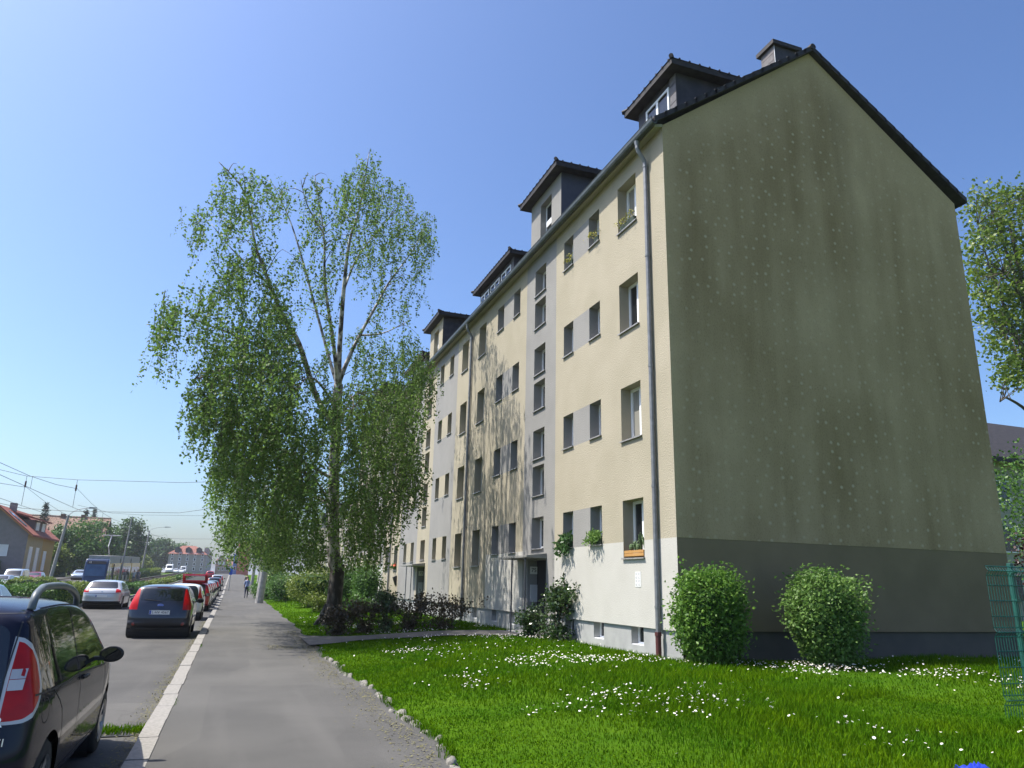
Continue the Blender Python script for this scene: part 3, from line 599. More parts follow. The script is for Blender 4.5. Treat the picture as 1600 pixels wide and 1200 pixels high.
for i,lab in enumerate(far_labels):
    c=copy_tree(sec71); c.location.y=42.9+14.8*(i+1); c.location.z=max(0,gz(c.location.y+10)*.8); c['label']=lab
# ------------------------------------------------------------------ cars
def paint(name,c,metal=.0): return M('paint_'+name,c,rough=.28,metal=metal,spec=.5,coat=1.)
mt_tyre=M('tyre_rubber',(.02,.02,.02),rough=.85); mt_rim=M('wheel_rim',(.36,.36,.37),(.28,.28,.29),scale=12,rough=.35,metal=.7)
mt_cargl=M('car_glass',(.008,.010,.011),rough=.03,spec=.7,coat=.5); mt_tail=M('tail_light_red',(.46,.005,.006),(.34,.004,.005),scale=9,rough=.3,spec=.2,coat=.25)
mt_taildark=M('tail_light_dark_red',(.20,.004,.006),rough=.2,coat=1.); mt_clear=M('lamp_clear',(.50,.50,.50),rough=.2,spec=.5,coat=.4)
mt_trim=M('dark_trim',(.025,.025,.027),rough=.6)
def smooth_poly(pts, n):
    # closed Catmull-Rom resample
    P=np.array(pts,float); k=len(P); out=[]
    for i in range(k):
        p0,p1,p2,p3=P[i-1],P[i],P[(i+1)%k],P[(i+2)%k]
        m=max(1,int(round(np.linalg.norm(p2-p1)/n)))
        for q in range(m):
            t=q/m; out.append(.5*((2*p1)+(p2-p0)*t+(2*p0-5*p1+4*p2-p3)*t*t+(3*p1-p0-3*p2+p3)*t**3))
    return np.array(out)
def car_surface(sp, step):
    O=smooth_poly(sp['outline'],step); n=len(O); L=sp['L']; W=sp['W']
    T=np.roll(O,-1,0)-np.roll(O,1,0)
    for _ in range(2): T=(np.roll(T,1,0)+2*T+np.roll(T,-1,0))/4
    T/=np.linalg.norm(T,axis=1,keepdims=True)+1e-9; N=np.stack([T[:,1],-T[:,0]],1)
    ctr=np.array([0,.75]); 
    if np.mean(np.sum(N*(ctr-O),axis=1))<0: N=-N
    zb=sp['belt']; H=sp['H']; tr=sp.get('top',.76); 
    def B(y,z):
        t=np.interp(z,[0,.2,.35,.6,.85,zb,zb+.05,H-.08,H],[.88,.94,.985,1.,.99,.965,.945,tr+.02,tr-.02])
        e=np.clip((np.abs(y)-.24*L)/(.26*L),0,1); kr=np.where(y>0,sp.get('plan_f',.16),sp.get('plan_r',.10))
        return W/2*t*(1-kr*e**2.6)
    up=np.clip(-N[:,1],0,1)  # inward normal points down on the roof
    R=.10*up+(1-up)*sp.get('round',.17); R=np.where(N[:,1]>.5,.06,R)
    ds=[0,.003,.010,.022,.04,.065,.10,.15]; rows=[]
    for d in ds:
        P=O+N*d; h=B(P[:,0],P[:,1])*(1-(1-np.minimum(d/R,1))**2.5)**(1/2.5); rows.append((P,h))
    P0=O+N*.15; zm=.62; spine=np.stack([np.clip(P0[:,0],-.30*L,.30*L),np.full(n,zm)],1)
    for s in (.12,.25,.4,.55,.7,.85,1.):
        P=P0*(1-s)+spine*s; d=.15+s*np.linalg.norm(spine-P0,axis=1); h=B(P[:,0],P[:,1])*(1-(1-np.minimum(d/R,1))**2.5)**(1/2.5); rows.append((P,h))
    V=[];Fc=[]; k=len(rows)
    for sgn in (1,-1):
        b0=len(V)
        for P,h in rows:
            for i in range(n): V.append((sgn*h[i],P[i,0],P[i,1]))
        for r in range(k-1):
            for i in range(n):
                j=(i+1)%n; q=(b0+r*n+i,b0+r*n+j,b0+(r+1)*n+j,b0+(r+1)*n+i); Fc.append(q if sgn>0 else q[::-1])
    bm=bmesh.new(); vs=[bm.verts.new(v) for v in V]
    for q in Fc:
        try: bm.faces.new([vs[i] for i in q])
        except ValueError: pass
    bmesh.ops.remove_doubles(bm,verts=bm.verts,dist=.0004); bmesh.ops.dissolve_degenerate(bm,edges=bm.edges,dist=.0005); bmesh.ops.recalc_face_normals(bm,faces=bm.faces)
    return bm
def pin(p,poly):
    r=False; j=len(poly)-1
    for i in range(len(poly)):
        xi,yi=poly[i]; xj,yj=poly[j]
        if (yi>p[1])!=(yj>p[1]) and p[0]<(xj-xi)*(p[1]-yi)/(yj-yi+1e-12)+xi: r=not r
        j=i
    return r
def cut(bm, axis, poly, filt, mi):
    """cut the outline of poly (in the two axes other than `axis`) into the faces that pass filt, give the inside material mi"""
    a,b=[i for i in range(3) if i!=axis]
    lo=(min(p[0] for p in poly)-.05,min(p[1] for p in poly)-.05); hi=(max(p[0] for p in poly)+.05,max(p[1] for p in poly)+.05)
    def near(f):
        if not filt(f): return False
        c0=[v.co[a] for v in f.verts]; c1=[v.co[b] for v in f.verts]
        return max(c0)>lo[0] and min(c0)<hi[0] and max(c1)>lo[1] and min(c1)<hi[1]
    for i in range(len(poly)):
        p,q=poly[i],poly[(i+1)%len(poly)]; d=(q[0]-p[0],q[1]-p[1]); no=[0,0,0]; no[a]=d[1]; no[b]=-d[0]; co=[0,0,0]; co[a]=p[0]; co[b]=p[1]
        if abs(d[0])+abs(d[1])<1e-6: continue
        fs=[]
        l0=(min(p[0],q[0])-.03,min(p[1],q[1])-.03); h0=(max(p[0],q[0])+.03,max(p[1],q[1])+.03)
        for f in bm.faces:
            if not near(f): continue
            c0=[v.co[a] for v in f.verts]; c1=[v.co[b] for v in f.verts]
            if max(c0)>l0[0] and min(c0)<h0[0] and max(c1)>l0[1] and min(c1)<h0[1]: fs.append(f)
        if not fs: continue
        g=set(fs); 
        for f in fs: g.update(f.edges); g.update(f.verts)
        bmesh.ops.bisect_plane(bm,geom=list(g),dist=1e-5,plane_co=co,plane_no=Vector(no).normalized())
    for f in bm.faces:
        if near(f):
            c=f.calc_center_median()
            if pin((c[a],c[b]),poly): f.material_index=mi
def circ(y,z,r,n=30): return [(y+r*math.cos(2*math.pi*i/n),z+r*math.sin(2*math.pi*i/n)) for i in range(n)]
def rounded(poly, r=.05, n=4):
    out=[]; k=len(poly)
    for i in range(k):
        p0,p1,p2=Vector(poly[i-1]),Vector(poly[i]),Vector(poly[(i+1)%k]); a=p0-p1; b=p2-p1; rr=min(r,a.length*.45,b.length*.45); A=p1+a.normalized()*rr; Bq=p1+b.normalized()*rr
        for q in range(n+1):
            t=q/n; out.append(tuple(A*(1-t)**2+p1*2*t*(1-t)+Bq*t*t))
    return out
def car(label, cat, x, y, sp, head=0., step=.10, group=None, z=None, pitch=0):
    t=thing(sp.get('name','parked_car'),label,cat,(0,0,0),group)
    bm=car_surface(sp,step); L=sp['L']; W=sp['W']; wr=sp.get('wr',.31); ya,yf=sp['axles']
    side=lambda f: abs(f.normal.x)>.25 and abs(f.calc_center_median().x)>.22*W
    names=['body']; mats=[sp['paint']]
    def add(nm,mt):
        names.append(nm); mats.append(mt); return len(names)-1
    for yy in (ya,yf): cut(bm,0,circ(yy,wr+.0,wr+.055),lambda f: abs(f.calc_center_median().x)>.28*W,900)
    bmesh.ops.delete(bm,geom=[f for f in bm.faces if f.material_index==900],context='FACES')
    for (nm,mt,axis,poly,lo,hi) in sp['regions']:
        k=add(nm,mt)
        if axis=='side': f_=lambda f,lo=lo,hi=hi: lo<=f.calc_center_median().x<=hi and abs(f.normal.x)>.2
        elif axis=='corner': f_=lambda f,lo=lo,hi=hi: lo<=f.calc_center_median().x<=hi
        elif axis=='rear': f_=lambda f: f.normal.y<-.12 and f.calc_center_median().y<-.12*L
        elif axis=='front': f_=lambda f: f.normal.y>.12 and f.calc_center_median().y>.02*L
        if axis=='corner':   # a lamp that wraps a corner: also cut at its inner plane
            g=[f for f in bm.faces if f.calc_center_median().y<-.3*L or f.calc_center_median().y>.3*L]; s=set(g)
            for f in g: s.update(f.edges); s.update(f.verts)
            bmesh.ops.bisect_plane(bm,geom=list(s),dist=1e-5,plane_co=(lo if lo>0 else hi,0,0),plane_no=(1,0,0))
        cut(bm,1 if axis in('rear','front') else 0,poly,f_,k)
    bm.normal_update(); tree=BVHTree.FromBMesh(bm)
    objs=[]
    for k,nm in enumerate(names):
        fs=[f for f in bm.faces if f.material_index==k]
        if not fs: continue
        idx={}; V=[];Fc=[]
        for f in fs:
            q=[]
            for v in f.verts:
                if v not in idx: idx[v]=len(V); V.append(tuple(v.co))
                q.append(idx[v])
            Fc.append(q)
        o=link(nm,mesh_grid(nm,V,Fc),mats[k],t,smooth=True); objs.append(o)
    # underside and wheel wells
    u=MB(); u.box((-W*.40,-L*.44,.26),(W*.40,L*.44,.42))
    for yy in (ya,yf): u.lathe([(wr+.06,-W*.46),(wr+.06,W*.46)],(0,yy,wr),18,0)
    u.build('underbody',mt_trim,t)
    for yy in (ya,yf):
        for sx in (-1,1):
            xo=sx*(W/2-.012); b=MB(); wd=.185
            b.lathe([(wr*.62,0),(wr*.92,0),(wr*.985,-sx*.02),(wr,-sx*.05),(wr,-sx*(wd-.05)),(wr*.96,-sx*wd),(wr*.5,-sx*wd)],(xo-sx*.012,yy,wr),28,0)
            wo_=b.build('wheel',mt_tyre,t,smooth=True)
            r=MB(); r.lathe([(.0,-sx*.035),(.05,-sx*.03),(.055,-sx*.05)],(xo,yy,wr),14,0); r.lathe([(wr*.66,-sx*.005),(wr*.60,-sx*.02),(wr*.57,-sx*.07)],(xo,yy,wr),28,0)
            for q in range(7):
                an=2*math.pi*q/7; c_,s_=math.cos(an),math.sin(an); ww=.032
                P=lambda rr,tt,dx: (xo-sx*dx,yy+c_*rr-s_*tt,wr+s_*rr+c_*tt)
                r.quad(P(.04,-ww,.03),P(.04,ww,.03),P(wr*.62,ww*1.2,.02),P(wr*.62,-ww*1.2,.02))
            r.build('rim',mt_rim,wo_,fix=False); d=MB().lathe([(0,-sx*.075),(wr*.6,-sx*.075)],(xo,yy,wr),20,0); d.build('brake_disc',mt_trim,wo_,fix=False)
    # mirrors
    my,mz=sp.get('mirror',(.62,.98))
    for sx in (-1,1):
        b=MB(); c=(sx*(W/2+.095),my,mz); prof=[]
        m_=bmesh.new(); bmesh.ops.create_uvsphere(m_,u_segments=14,v_segments=10,radius=1)
        for v in m_.verts: v.co=Vector((c[0]+v.co.x*.105,c[1]+(v.co.y*.07 if v.co.y>-.2 else -.014),c[2]+v.co.z*.075))
        me=bpy.data.meshes.new('mirror'); m_.to_mesh(me); m_.free()
        mo=link('mirror',me,sp.get('mirror_mat',mt_black),t,smooth=True); s=MB().box((min(sx*(W/2-.06),sx*(W/2+.04)),my-.02,mz-.055),(max(sx*(W/2-.06),sx*(W/2+.04)),my+.04,mz-.02)); s.build('mirror_foot',mt_black,mo)
        g=MB().lathe([(0,0),(.058,0)],(c[0],my-.0165,mz),12,1); 
        for q in range(len(g.v)): v=g.v[q]; g.v[q]=(c[0]+(v[0]-c[0])*1.45,v[1],v[2])
        g.build('mirror_glass',mt_cargl,mo,fix=False)
    def hit(yz=None,xz=None,sx=1,front=False):
        if yz: h=tree.ray_cast(Vector((sx*2,yz[0],yz[1])),Vector((-sx,0,0)))
        else: h=tree.ray_cast(Vector((xz[0],(4 if front else -4),xz[1])),Vector((0,(-1 if front else 1),0)))
        return h
    def seam(pts, wdt, mat, nm, sx=None, off=.002, rear=False):
        line=[]; 
        for i in range(len(pts)-1):
            p,q=Vector(pts[i]),Vector(pts[i+1]); n=max(2,int((q-p).length/.04))
            for k in range(n+(i==len(pts)-2)): line.append(p.lerp(q,k/n))
        H=[]
        for p in line:
            h=hit(xz=(p[0],p[1])) if rear else hit(yz=(p[0],p[1]),sx=sx)
            if h[0] is not None: H.append((h[0],h[1]))
        b=MB()
        for i in range(len(H)-1):
            p,n1=H[i]; q,n2=H[i+1]; d=(q-p)
            if d.length>.15 or d.length<1e-5: continue
            s1=d.cross(n1).normalized()*wdt/2; s2=d.cross(n2).normalized()*wdt/2
            b.quad(p-s1+n1*off,p+s1+n1*off,q+s2+n2*off,q-s2+n2*off)
        if b.f: return b.build(nm,mat,t,fix=False,smooth=True)
    for (nm,mat,pts,wdt,where) in sp.get('seams',[]):
        for sx in ((1,-1) if where=='side' else (0,)):
            seam(pts,wdt,mat,nm,sx,rear=(where=='rear'))
    if 'extra' in sp: sp['extra'](t,hit,sp)
    zz=gz(y)-.115 if z is None else z
    t.location=(x,y,zz); t.rotation_euler=(pitch,0,head)
    return t
def plate_fn(txt, z, x=0, w=.52, front=False):
    def f(t,hit,sp):
        h=hit(xz=(x,z),front=front); yy=h[0].y+(.012 if front else -.012) if h[0] is not None else 0
        b=MB().box((x-w/2,min(yy,yy+.008),z-.055),(x+w/2,max(yy,yy+.008),z+.055)); po=b.build('number_plate',mt_plate,t)
        s=-1 if not front else 1; y2=yy-.003 if not front else yy+.011
        b=MB().quad((x-w/2+.006,y2,z-.05),(x-w/2+.05,y2,z-.05),(x-w/2+.05,y2,z+.05),(x-w/2+.006,y2,z+.05)); b.build('country_band',mt_eublue,po,fix=False)
        if txt: lettering(txt,.098,(x+.02,y2-.001,z),(1,0,0) if not front else (-1,0,0),(0,0,1),mt_blackpaint,po,'plate_number')
    return f
def both(*fs):
    def f(t,hit,sp):
        for g in fs: g(t,hit,sp)
    return f
HATCH=[(-1.84,.33),(-1.92,.46),(-1.92,.58),(-1.87,.80),(-1.81,.98),(-1.70,1.18),(-1.58,1.36),(-1.48,1.42),(-1.1,1.455),(-.5,1.47),(.0,1.44),(.35,1.37),(.9,1.05),(1.15,.95),(1.55,.85),(1.85,.70),(1.93,.5),(1.88,.24),(1.2,.2),(-1.2,.2)]
def hatch(p, **k):
    W=1.68
    sp=dict(L=3.92,W=W,H=1.47,belt=.93,outline=HATCH,axles=(-1.22,1.26),wr=.30,paint=p,mirror=(.62,.98),top=.74,
      regions=[('rear_window',mt_cargl,'rear',rounded([(-.56,1.02),(.56,1.02),(.50,1.345),(-.50,1.345)],.07),0,0),
       ('windscreen',mt_cargl,'front',rounded([(-.66,1.02),(.66,1.02),(.54,1.35),(-.54,1.35)],.06),0,0),
       ('side_window',mt_cargl,'side',rounded([(-1.30,.98),(-1.18,1.30),(-.9,1.36),(-.36,1.375),(-.36,.96)],.05),.3,2),('side_window',mt_cargl,'side',rounded([(-1.30,.98),(-1.18,1.30),(-.9,1.36),(-.36,1.375),(-.36,.96)],.05),-2,-.3),
       ('side_window',mt_cargl,'side',rounded([(-.29,.96),(-.29,1.375),(.15,1.345),(.72,1.02),(.74,.95)],.05),.3,2),('side_window',mt_cargl,'side',rounded([(-.29,.96),(-.29,1.375),(.15,1.345),(.72,1.02),(.74,.95)],.05),-2,-.3),
       ('tail_light',mt_tail,'corner',rounded([(-1.98,.78),(-1.92,1.05),(-1.62,1.38),(-1.50,1.36),(-1.60,1.05),(-1.72,.78)],.04),.575,1.),('tail_light',mt_tail,'corner',rounded([(-1.98,.78),(-1.92,1.05),(-1.62,1.38),(-1.50,1.36),(-1.60,1.05),(-1.72,.78)],.04),-1.,-.575),
       ('headlight',mt_clear,'corner',[(1.45,.70),(1.3,.86),(1.6,.82),(1.95,.66),(1.95,.60)],.36,1.),('headlight',mt_clear,'corner',[(1.45,.70),(1.3,.86),(1.6,.82),(1.95,.66),(1.95,.60)],-1.,-.36),
       ('bumper',k.get('bumper',p),'rear',[(-.84,.22),(.84,.22),(.86,.56),(-.86,.56)],0,0)],
      seams=[('door_seam',mt_trim,[(-.33,.95),(-.33,.32)],.008,'side'),('door_seam',mt_trim,[(.74,.93),(.86,.6),(.80,.32)],.008,'side')])
    sp.update(k); return sp
def fiesta_extra(t,hit,sp):
    h=hit(xz=(0,.90)); yy=h[0].y-.006; b=MB().lathe([(0,0),(.05,0),(.054,.006)],(0,yy,.90),20,1)
    for i,v in enumerate(b.v): b.v[i]=(v[0]*1.5,v[1],.90+(v[2]-.90)*.75)
    b.build('emblem',M('emblem_blue',(.10,.16,.45),rough=.2,coat=1.),t)
    h=hit(xz=(0,1.385)); b=MB().box((-.17,h[0].y-.012,1.37),(.17,h[0].y+.05,1.395)); b.build('brake_light',mt_taildark,t)
    for sx in (-1,1):
        h=hit(xz=(sx*.62,.40)); b=MB().lathe([(0,-.008),(.045,-.004),(.045,.02)],(sx*.62,h[0].y,.40),12,1); b.build('reflector',mt_taildark,t)
    b=MB()
    for sx in (-1,1):
        b.lathe([(.02,-.0),(.085,-.03),(.10,.16),(.09,.3),(.04,.34)],(sx*.36,-.62,1.12),12,2)   # headrests seen through the glass are left dark
    h=hit(xz=(0,1.03)); b=MB().tube([(0.02,h[0].y-.02,1.01),(-.42,h[0].y+.0,1.06)],.009,6); b.build('wiper',mt_black,t)
# ---- the dark mpv in the foreground
ROOM=[(-1.86,.27),(-1.93,.42),(-1.94,.58),(-1.90,.80),(-1.86,1.02),(-1.80,1.24),(-1.72,1.47),(-1.60,1.56),(-1.3,1.60),(-.7,1.615),(-.1,1.60),(.3,1.55),(.62,1.45),(1.02,1.2),(1.36,1.0),(1.62,.94),(1.9,.84),(2.05,.68),(2.09,.45),(2.04,.24),(1.3,.2),(-1.3,.2)]
def roomster_extra(t,hit,sp):
    rr=M('roof_rail_grey',(.10,.12,.13),(.14,.16,.17),scale=6,rough=.4)
    for sx in (-1,1):
        pts=[(sx*.60,-1.40,1.54),(sx*.605,-1.39,1.60),(sx*.605,-1.34,1.65),(sx*.605,-1.22,1.685),(sx*.605,-1.1,1.70),(sx*.61,-.7,1.705),(sx*.61,-.3,1.69),(sx*.605,.05,1.645),(sx*.60,.26,1.59),(sx*.59,.34,1.52)]
        b=MB().tube(smooth3(pts,4),.027,10); b.build('roof_rail',rr,t,smooth=True)
    h=hit(xz=(.45,.80)); lettering('ROOMSTER',.088,(.43,h[0].y-.012,.845),(1,.06,0),(0,.12,1),mt_chrome,t,'badge')
    lettering('SI',.068,(.66,h[0].y+.006,.72),(1,.10,0),(0,.1,1),mt_chrome,t,'badge')
    for sx in (-1,1):                          # reverse lamp window and pale rim of each tail light
        for (yy,z0,z1,mat) in ((0,1.03,1.10,mt_clear),(0,1.10,1.165,M('lamp_smoke',(.45,.44,.45),rough=.12,coat=1.))):
            b=MB(); P=[]
            for X in (.628,.668,.708):
                h0=hit(xz=(sx*X,z0)); h1=hit(xz=(sx*X,z1-.004)); P.append((h0[0]+h0[1]*.004,h1[0]+h1[1]*.004))
            for i in range(2): b.quad(P[i][0],P[i+1][0],P[i+1][1],P[i][1])
            b.build('reverse_light',mat,t,fix=False,smooth=True)
    for sx in (-1,1):
        for yy in (-.18,):
            h=hit(yz=(yy,.93),sx=sx); b=MB().tube([(h[0].x+sx*.012,yy-.09,.93),(h[0].x+sx*.03,yy-.05,.935),(h[0].x+sx*.03,yy+.05,.935),(h[0].x+sx*.012,yy+.09,.93)],.014,8); b.build('door_handle',mt_black,t)
        h=hit(yz=(-1.45,.86),sx=sx); b=[]
    ang=[2*math.pi*i/20 for i in range(21)]
def smooth3(P,m):
    P=[Vector(p) for p in P]; out=[]
    for i in range(len(P)-1):
        p0,p1,p2,p3=P[max(i-1,0)],P[i],P[i+1],P[min(i+2,len(P)-1)]
        for q in range(m):
            t=q/m; out.append(.5*((2*p1)+(p2-p0)*t+(2*p0-5*p1+4*p2-p3)*t*t+(-p0+3*p1-3*p2+p3)*t**3))
    return out+[P[-1]]
TL=rounded([(a+.14,b) for a,b in [(-2.10,.83),(-2.09,.95),(-2.02,1.17),(-1.95,1.36),(-1.88,1.40),(-1.78,1.35),(-1.69,1.20),(-1.69,1.05),(-1.77,.93),(-1.92,.82)]],.05)
TL2=[((p[0]+1.77)*.91-1.775+ -.010,(p[1]-1.11)*.93+1.11) for p in TL]
q_rear=rounded([(-1.58,1.00),(-1.50,1.30),(-1.34,1.47),(-1.05,1.53),(-.55,1.535),(-.36,1.50),(-.36,.99),(-.9,.985)],.07)
q_front=rounded([(-.29,.965),(-.29,1.45),(.18,1.43),(.55,1.30),(1.02,1.0),(1.0,.93),(.6,.925)],.05)
room=dict(name='parked_mpv',L=4.16,W=1.69,H=1.615,belt=.98,outline=ROOM,axles=(-1.27,1.35),wr=.315,paint=M('paint_navy',(.004,.005,.016),rough=.5,spec=.05,coat=.62),mirror=(.42,1.06),top=.75,round=.20,plan_r=.13,
  regions=[('rear_window',mt_cargl,'rear',rounded([(-.62,.98),(.62,.98),(.56,1.45),(-.56,1.45)],.09),0,0),('windscreen',mt_cargl,'front',rounded([(-.66,1.05),(.66,1.05),(.56,1.43),(-.56,1.43)],.06),0,0)]
  +[('side_window',mt_cargl,'side',q,lo,hi) for q in (q_rear,q_front) for lo,hi in ((.3,2),(-2,-.3))]
  +[(nm,mt,'corner',q,lo,hi) for lo,hi in ((.60,1.),(-1.,-.60)) for nm,mt,q in (('tail_light_rim',mt_clear,TL),)]+[('tail_light',mt_tail,'corner',TL2,.625,1.),('tail_light',mt_tail,'corner',TL2,-1.,-.625)]
  +[('headlight',mt_clear,'corner',[(1.4,.74),(1.3,.9),(1.7,.88),(2.05,.72),(2.05,.62)],lo,hi) for lo,hi in ((.36,1.),(-1.,-.36))],
  seams=[('door_seam',mt_trim,[(-.325,1.52),(-.325,.40)],.009,'side'),('door_seam',mt_trim,[(-1.30,.98),(-1.02,.80),(-.93,.62),(-1.0,.40),(-.95,.34)],.009,'side'),('door_seam',mt_trim,[(.98,.93),(1.02,.7),(.93,.36)],.009,'side'),('door_seam',mt_trim,[(-.95,.33),(.95,.33)],.009,'side'),
         ('fuel_flap',mt_trim,[(-1.50+.085*math.cos(2*math.pi*i/18),.86+.085*math.sin(2*math.pi*i/18)) for i in range(19)],.006,'side'),('window_bead',mt_trim,[(-1.7,.985),(-.9,.97),(-.33,.975),(.98,.915)],.014,'side'),('tailgate_seam',mt_trim,[(-.64,1.52),(.64,1.52)],.012,'rear'),('tailgate_seam',mt_trim,[(.615,1.50),(.60,1.1),(.61,.62)],.010,'rear')],
  extra=roomster_extra)
room_car=car('dark blue people carrier with grey roof rails parked at kerb, nearest car','car',-1.905,7.70,room,step=.05); room_car.scale=(1,1,.955)
fiesta=car('black hatchback with blue oval badge and tall red tail lights at kerb','car',-1.83,26.25,hatch(paint('black_blue',(.010,.011,.022),.2),bumper=M('dark_bumper',(.02,.021,.025),rough=.45),extra=both(plate_fn('L·HV 4567',.71),fiesta_extra)),step=.07)
fiesta.scale=(1.04,1.0,1.02)
SMALL=[(-1.60,.34),(-1.67,.47),(-1.68,.6),(-1.64,.82),(-1.58,1.02),(-1.48,1.25),(-1.38,1.40),(-1.2,1.45),(-.6,1.47),(0,1.45),(.35,1.37),(.9,1.08),(1.2,.98),(1.5,.84),(1.66,.66),(1.69,.45),(1.64,.26),(1.0,.2),(-1.0,.2)]
def peug_extra(t,hit,sp):
    b=MB(); P=[]
    for i in range(9):
        u=-1+2*i/8; x=u*.30; z0=.62-.055*math.sqrt(max(0,1-u*u))*1.0; z1=.64+.075*math.sqrt(max(0,1-u*u)); h0=hit(xz=(x,z0)); h1=hit(xz=(x,z1)); P.append((h0[0]+h0[1]*.006,h1[0]+h1[1]*.006))
    for i in range(8): b.quad(P[i][0],P[i+1][0],P[i+1][1],P[i][1])
    b.build('plate_recess',mt_trim,t,fix=False)
sp=hatch(paint('white',(.66,.67,.66)),L=3.42,H=1.47,outline=SMALL,W=1.63,axles=(-1.15,1.17),mirror=(.6,.99),wr=.29,extra=peug_extra,seams=[])
sp['regions']=[('tailgate_glass',mt_cargl,'rear',rounded([(-.60,.74),(.60,.74),(.60,1.10),(.50,1.38),(-.50,1.38),(-.60,1.10)],.14),0,0),('windscreen',mt_cargl,'front',rounded([(-.64,1.06),(.64,1.06),(.54,1.36),(-.54,1.36)],.06),0,0)]+[('side_window',mt_cargl,'side',q,lo,hi) for q in (rounded([(-1.15,1.0),(-1.05,1.32),(-.3,1.38),(-.3,.97)],.06),rounded([(-.23,.97),(-.23,1.38),(.15,1.34),(.74,1.04),(.74,.96)],.05)) for lo,hi in ((.3,2),(-2,-.3))]+[('tail_light',mt_tail,'corner',rounded([(-1.75,.86),(-1.62,1.1),(-1.45,1.36),(-1.30,1.34),(-1.42,1.05),(-1.48,.86)],.05),lo,hi) for lo,hi in ((.60,1.),(-1.,-.60))]
car('small white hatchback with glass tailgate parked behind the black hatchback','car',-1.80,36.0,sp,step=.08)
# ---- red hatchback with raised tailgate
def clear_glass():
    m=M('clear_tailgate_glass',(.05,.06,.06),rough=.05,spec=.6); n,L,b=nodes_of(m)
    if 'thin' not in m: 
        m['thin']=1; tr=n.new('ShaderNodeBsdfTransparent'); tr.inputs[0].default_value=(.75,.82,.80,1); mx=n.new('ShaderNodeMixShader'); mx.inputs[0].default_value=.82; L.new(b.outputs[0],mx.inputs[1]); L.new(tr.outputs[0],mx.inputs[2]); L.new(mx.outputs[0],n['Material Output'].inputs[0])
    return m
redp=paint('red',(.36,.012,.02))
def red_extra(t,hit,sp):
    g=MB(); hinge=(-1.45,1.44); ang=rad(20); ln=1.0
    def P(x,s,h): return (x, hinge[0]-s*math.cos(ang)+h*math.sin(ang), hinge[1]+s*math.sin(ang)*1.25+.12*math.sin(min(1,s/ln)*math.pi)+h*math.cos(ang))
    for (x0,x1,s0,s1) in ((-.62,-.47,0,ln),(.47,.62,0,ln),(-.47,.47,0,.14),(-.47,.47,.62,ln)):
        n=5
        for i in range(n):
            a,b_=s0+(s1-s0)*i/n,s0+(s1-s0)*(i+1)/n
            g.quad(P(x0,a,.03),P(x1,a,.03),P(x1,b_,.03),P(x0,b_,.03)); g.quad(P(x0,a,-.03),P(x0,b_,-.03),P(x1,b_,-.03),P(x1,a,-.03))
            g.quad(P(x0,a,-.03),P(x0,a,.03),P(x0,b_,.03),P(x0,b_,-.03)); g.quad(P(x1,a,-.03),P(x1,b_,-.03),P(x1,b_,.03),P(x1,a,.03))
        g.quad(P(x0,s1,-.03),P(x0,s1,.03),P(x1,s1,.03),P(x1,s1,-.03)); g.quad(P(x0,s0,-.03),P(x1,s0,-.03),P(x1,s0,.03),P(x0,s0,.03))
    to=g.build('tailgate',redp,t,fix=False)
    q=MB().quad(P(-.47,.14,.0),P(.47,.14,.0),P(.47,.62,.0),P(-.47,.62,.0)); q.build('tailgate_glass',clear_glass(),to,fix=False)
    for sx in (-.56,.56): b=MB().tube([(sx,-1.5,1.3),(sx,-2.0,1.52)],.012,6); b.build('gas_strut',mt_black,t)
sp=hatch(redp,extra=red_extra); sp['regions']=[('boot_opening',mt_dark,'rear',rounded([(-.60,.66),(.60,.66),(.58,1.0),(.52,1.38),(-.52,1.38),(-.58,1.0)],.08),0,0)]+sp['regions'][1:]
car('red hatchback with its tailgate raised open in the kerb row','car',-1.78,45.6,sp,step=.08)
kerbside='cars parked along the pavement kerb'
def simple(p,**k): return hatch(p,seams=[],**k)
for (lab,y,p) in (('dark grey car just beyond the red car with open tailgate',50.6,paint('graphite',(.03,.03,.033),.4)),('black car second beyond the red car with open tailgate',55.6,paint('black',(.012,.012,.014))),('silver car third beyond the red hatchback in kerb row',61.0,paint('silver',(.42,.43,.44),.5)),('grey car fourth beyond the red hatchback in kerb row',67.0,paint('grey',(.20,.21,.22),.4)),
    ('dark car far along the kerb row before the blue sign',80.0,paint('black',(.012,.012,.014))),('dark blue car far along kerb beside the blue sign',95.0,paint('dark_blue',(.012,.014,.035),.25)),('pale silver car far along kerb beyond the blue sign',112.0,paint('silver',(.42,.43,.44),.5))):
    car(lab,'car',-1.80,y,simple(p),step=.14,group=kerbside)
SEDAN=[(-2.18,.33),(-2.26,.48),(-2.26,.7),(-2.2,.9),(-2.1,1.02),(-1.9,1.12),(-1.62,1.36),(-1.42,1.44),(-.8,1.49),(-.1,1.48),(.3,1.41),(.98,1.02),(1.2,.96),(1.75,.86),(2.15,.72),(2.27,.5),(2.2,.26),(1.4,.2),(-1.4,.2)]
sil=hatch(paint('silver_light',(.50,.51,.52),.35),name='silver_car',L=4.6,W=1.80,H=1.49,outline=SEDAN,axles=(-1.3,1.4),mirror=(.75,1.0),wr=.32,belt=.95,round=.22,bumper=paint('silver_light',(.50,.51,.52),.35),seams=[('tailgate_seam',mt_trim,[(-.78,.80),(.78,.80)],.02,'rear')])
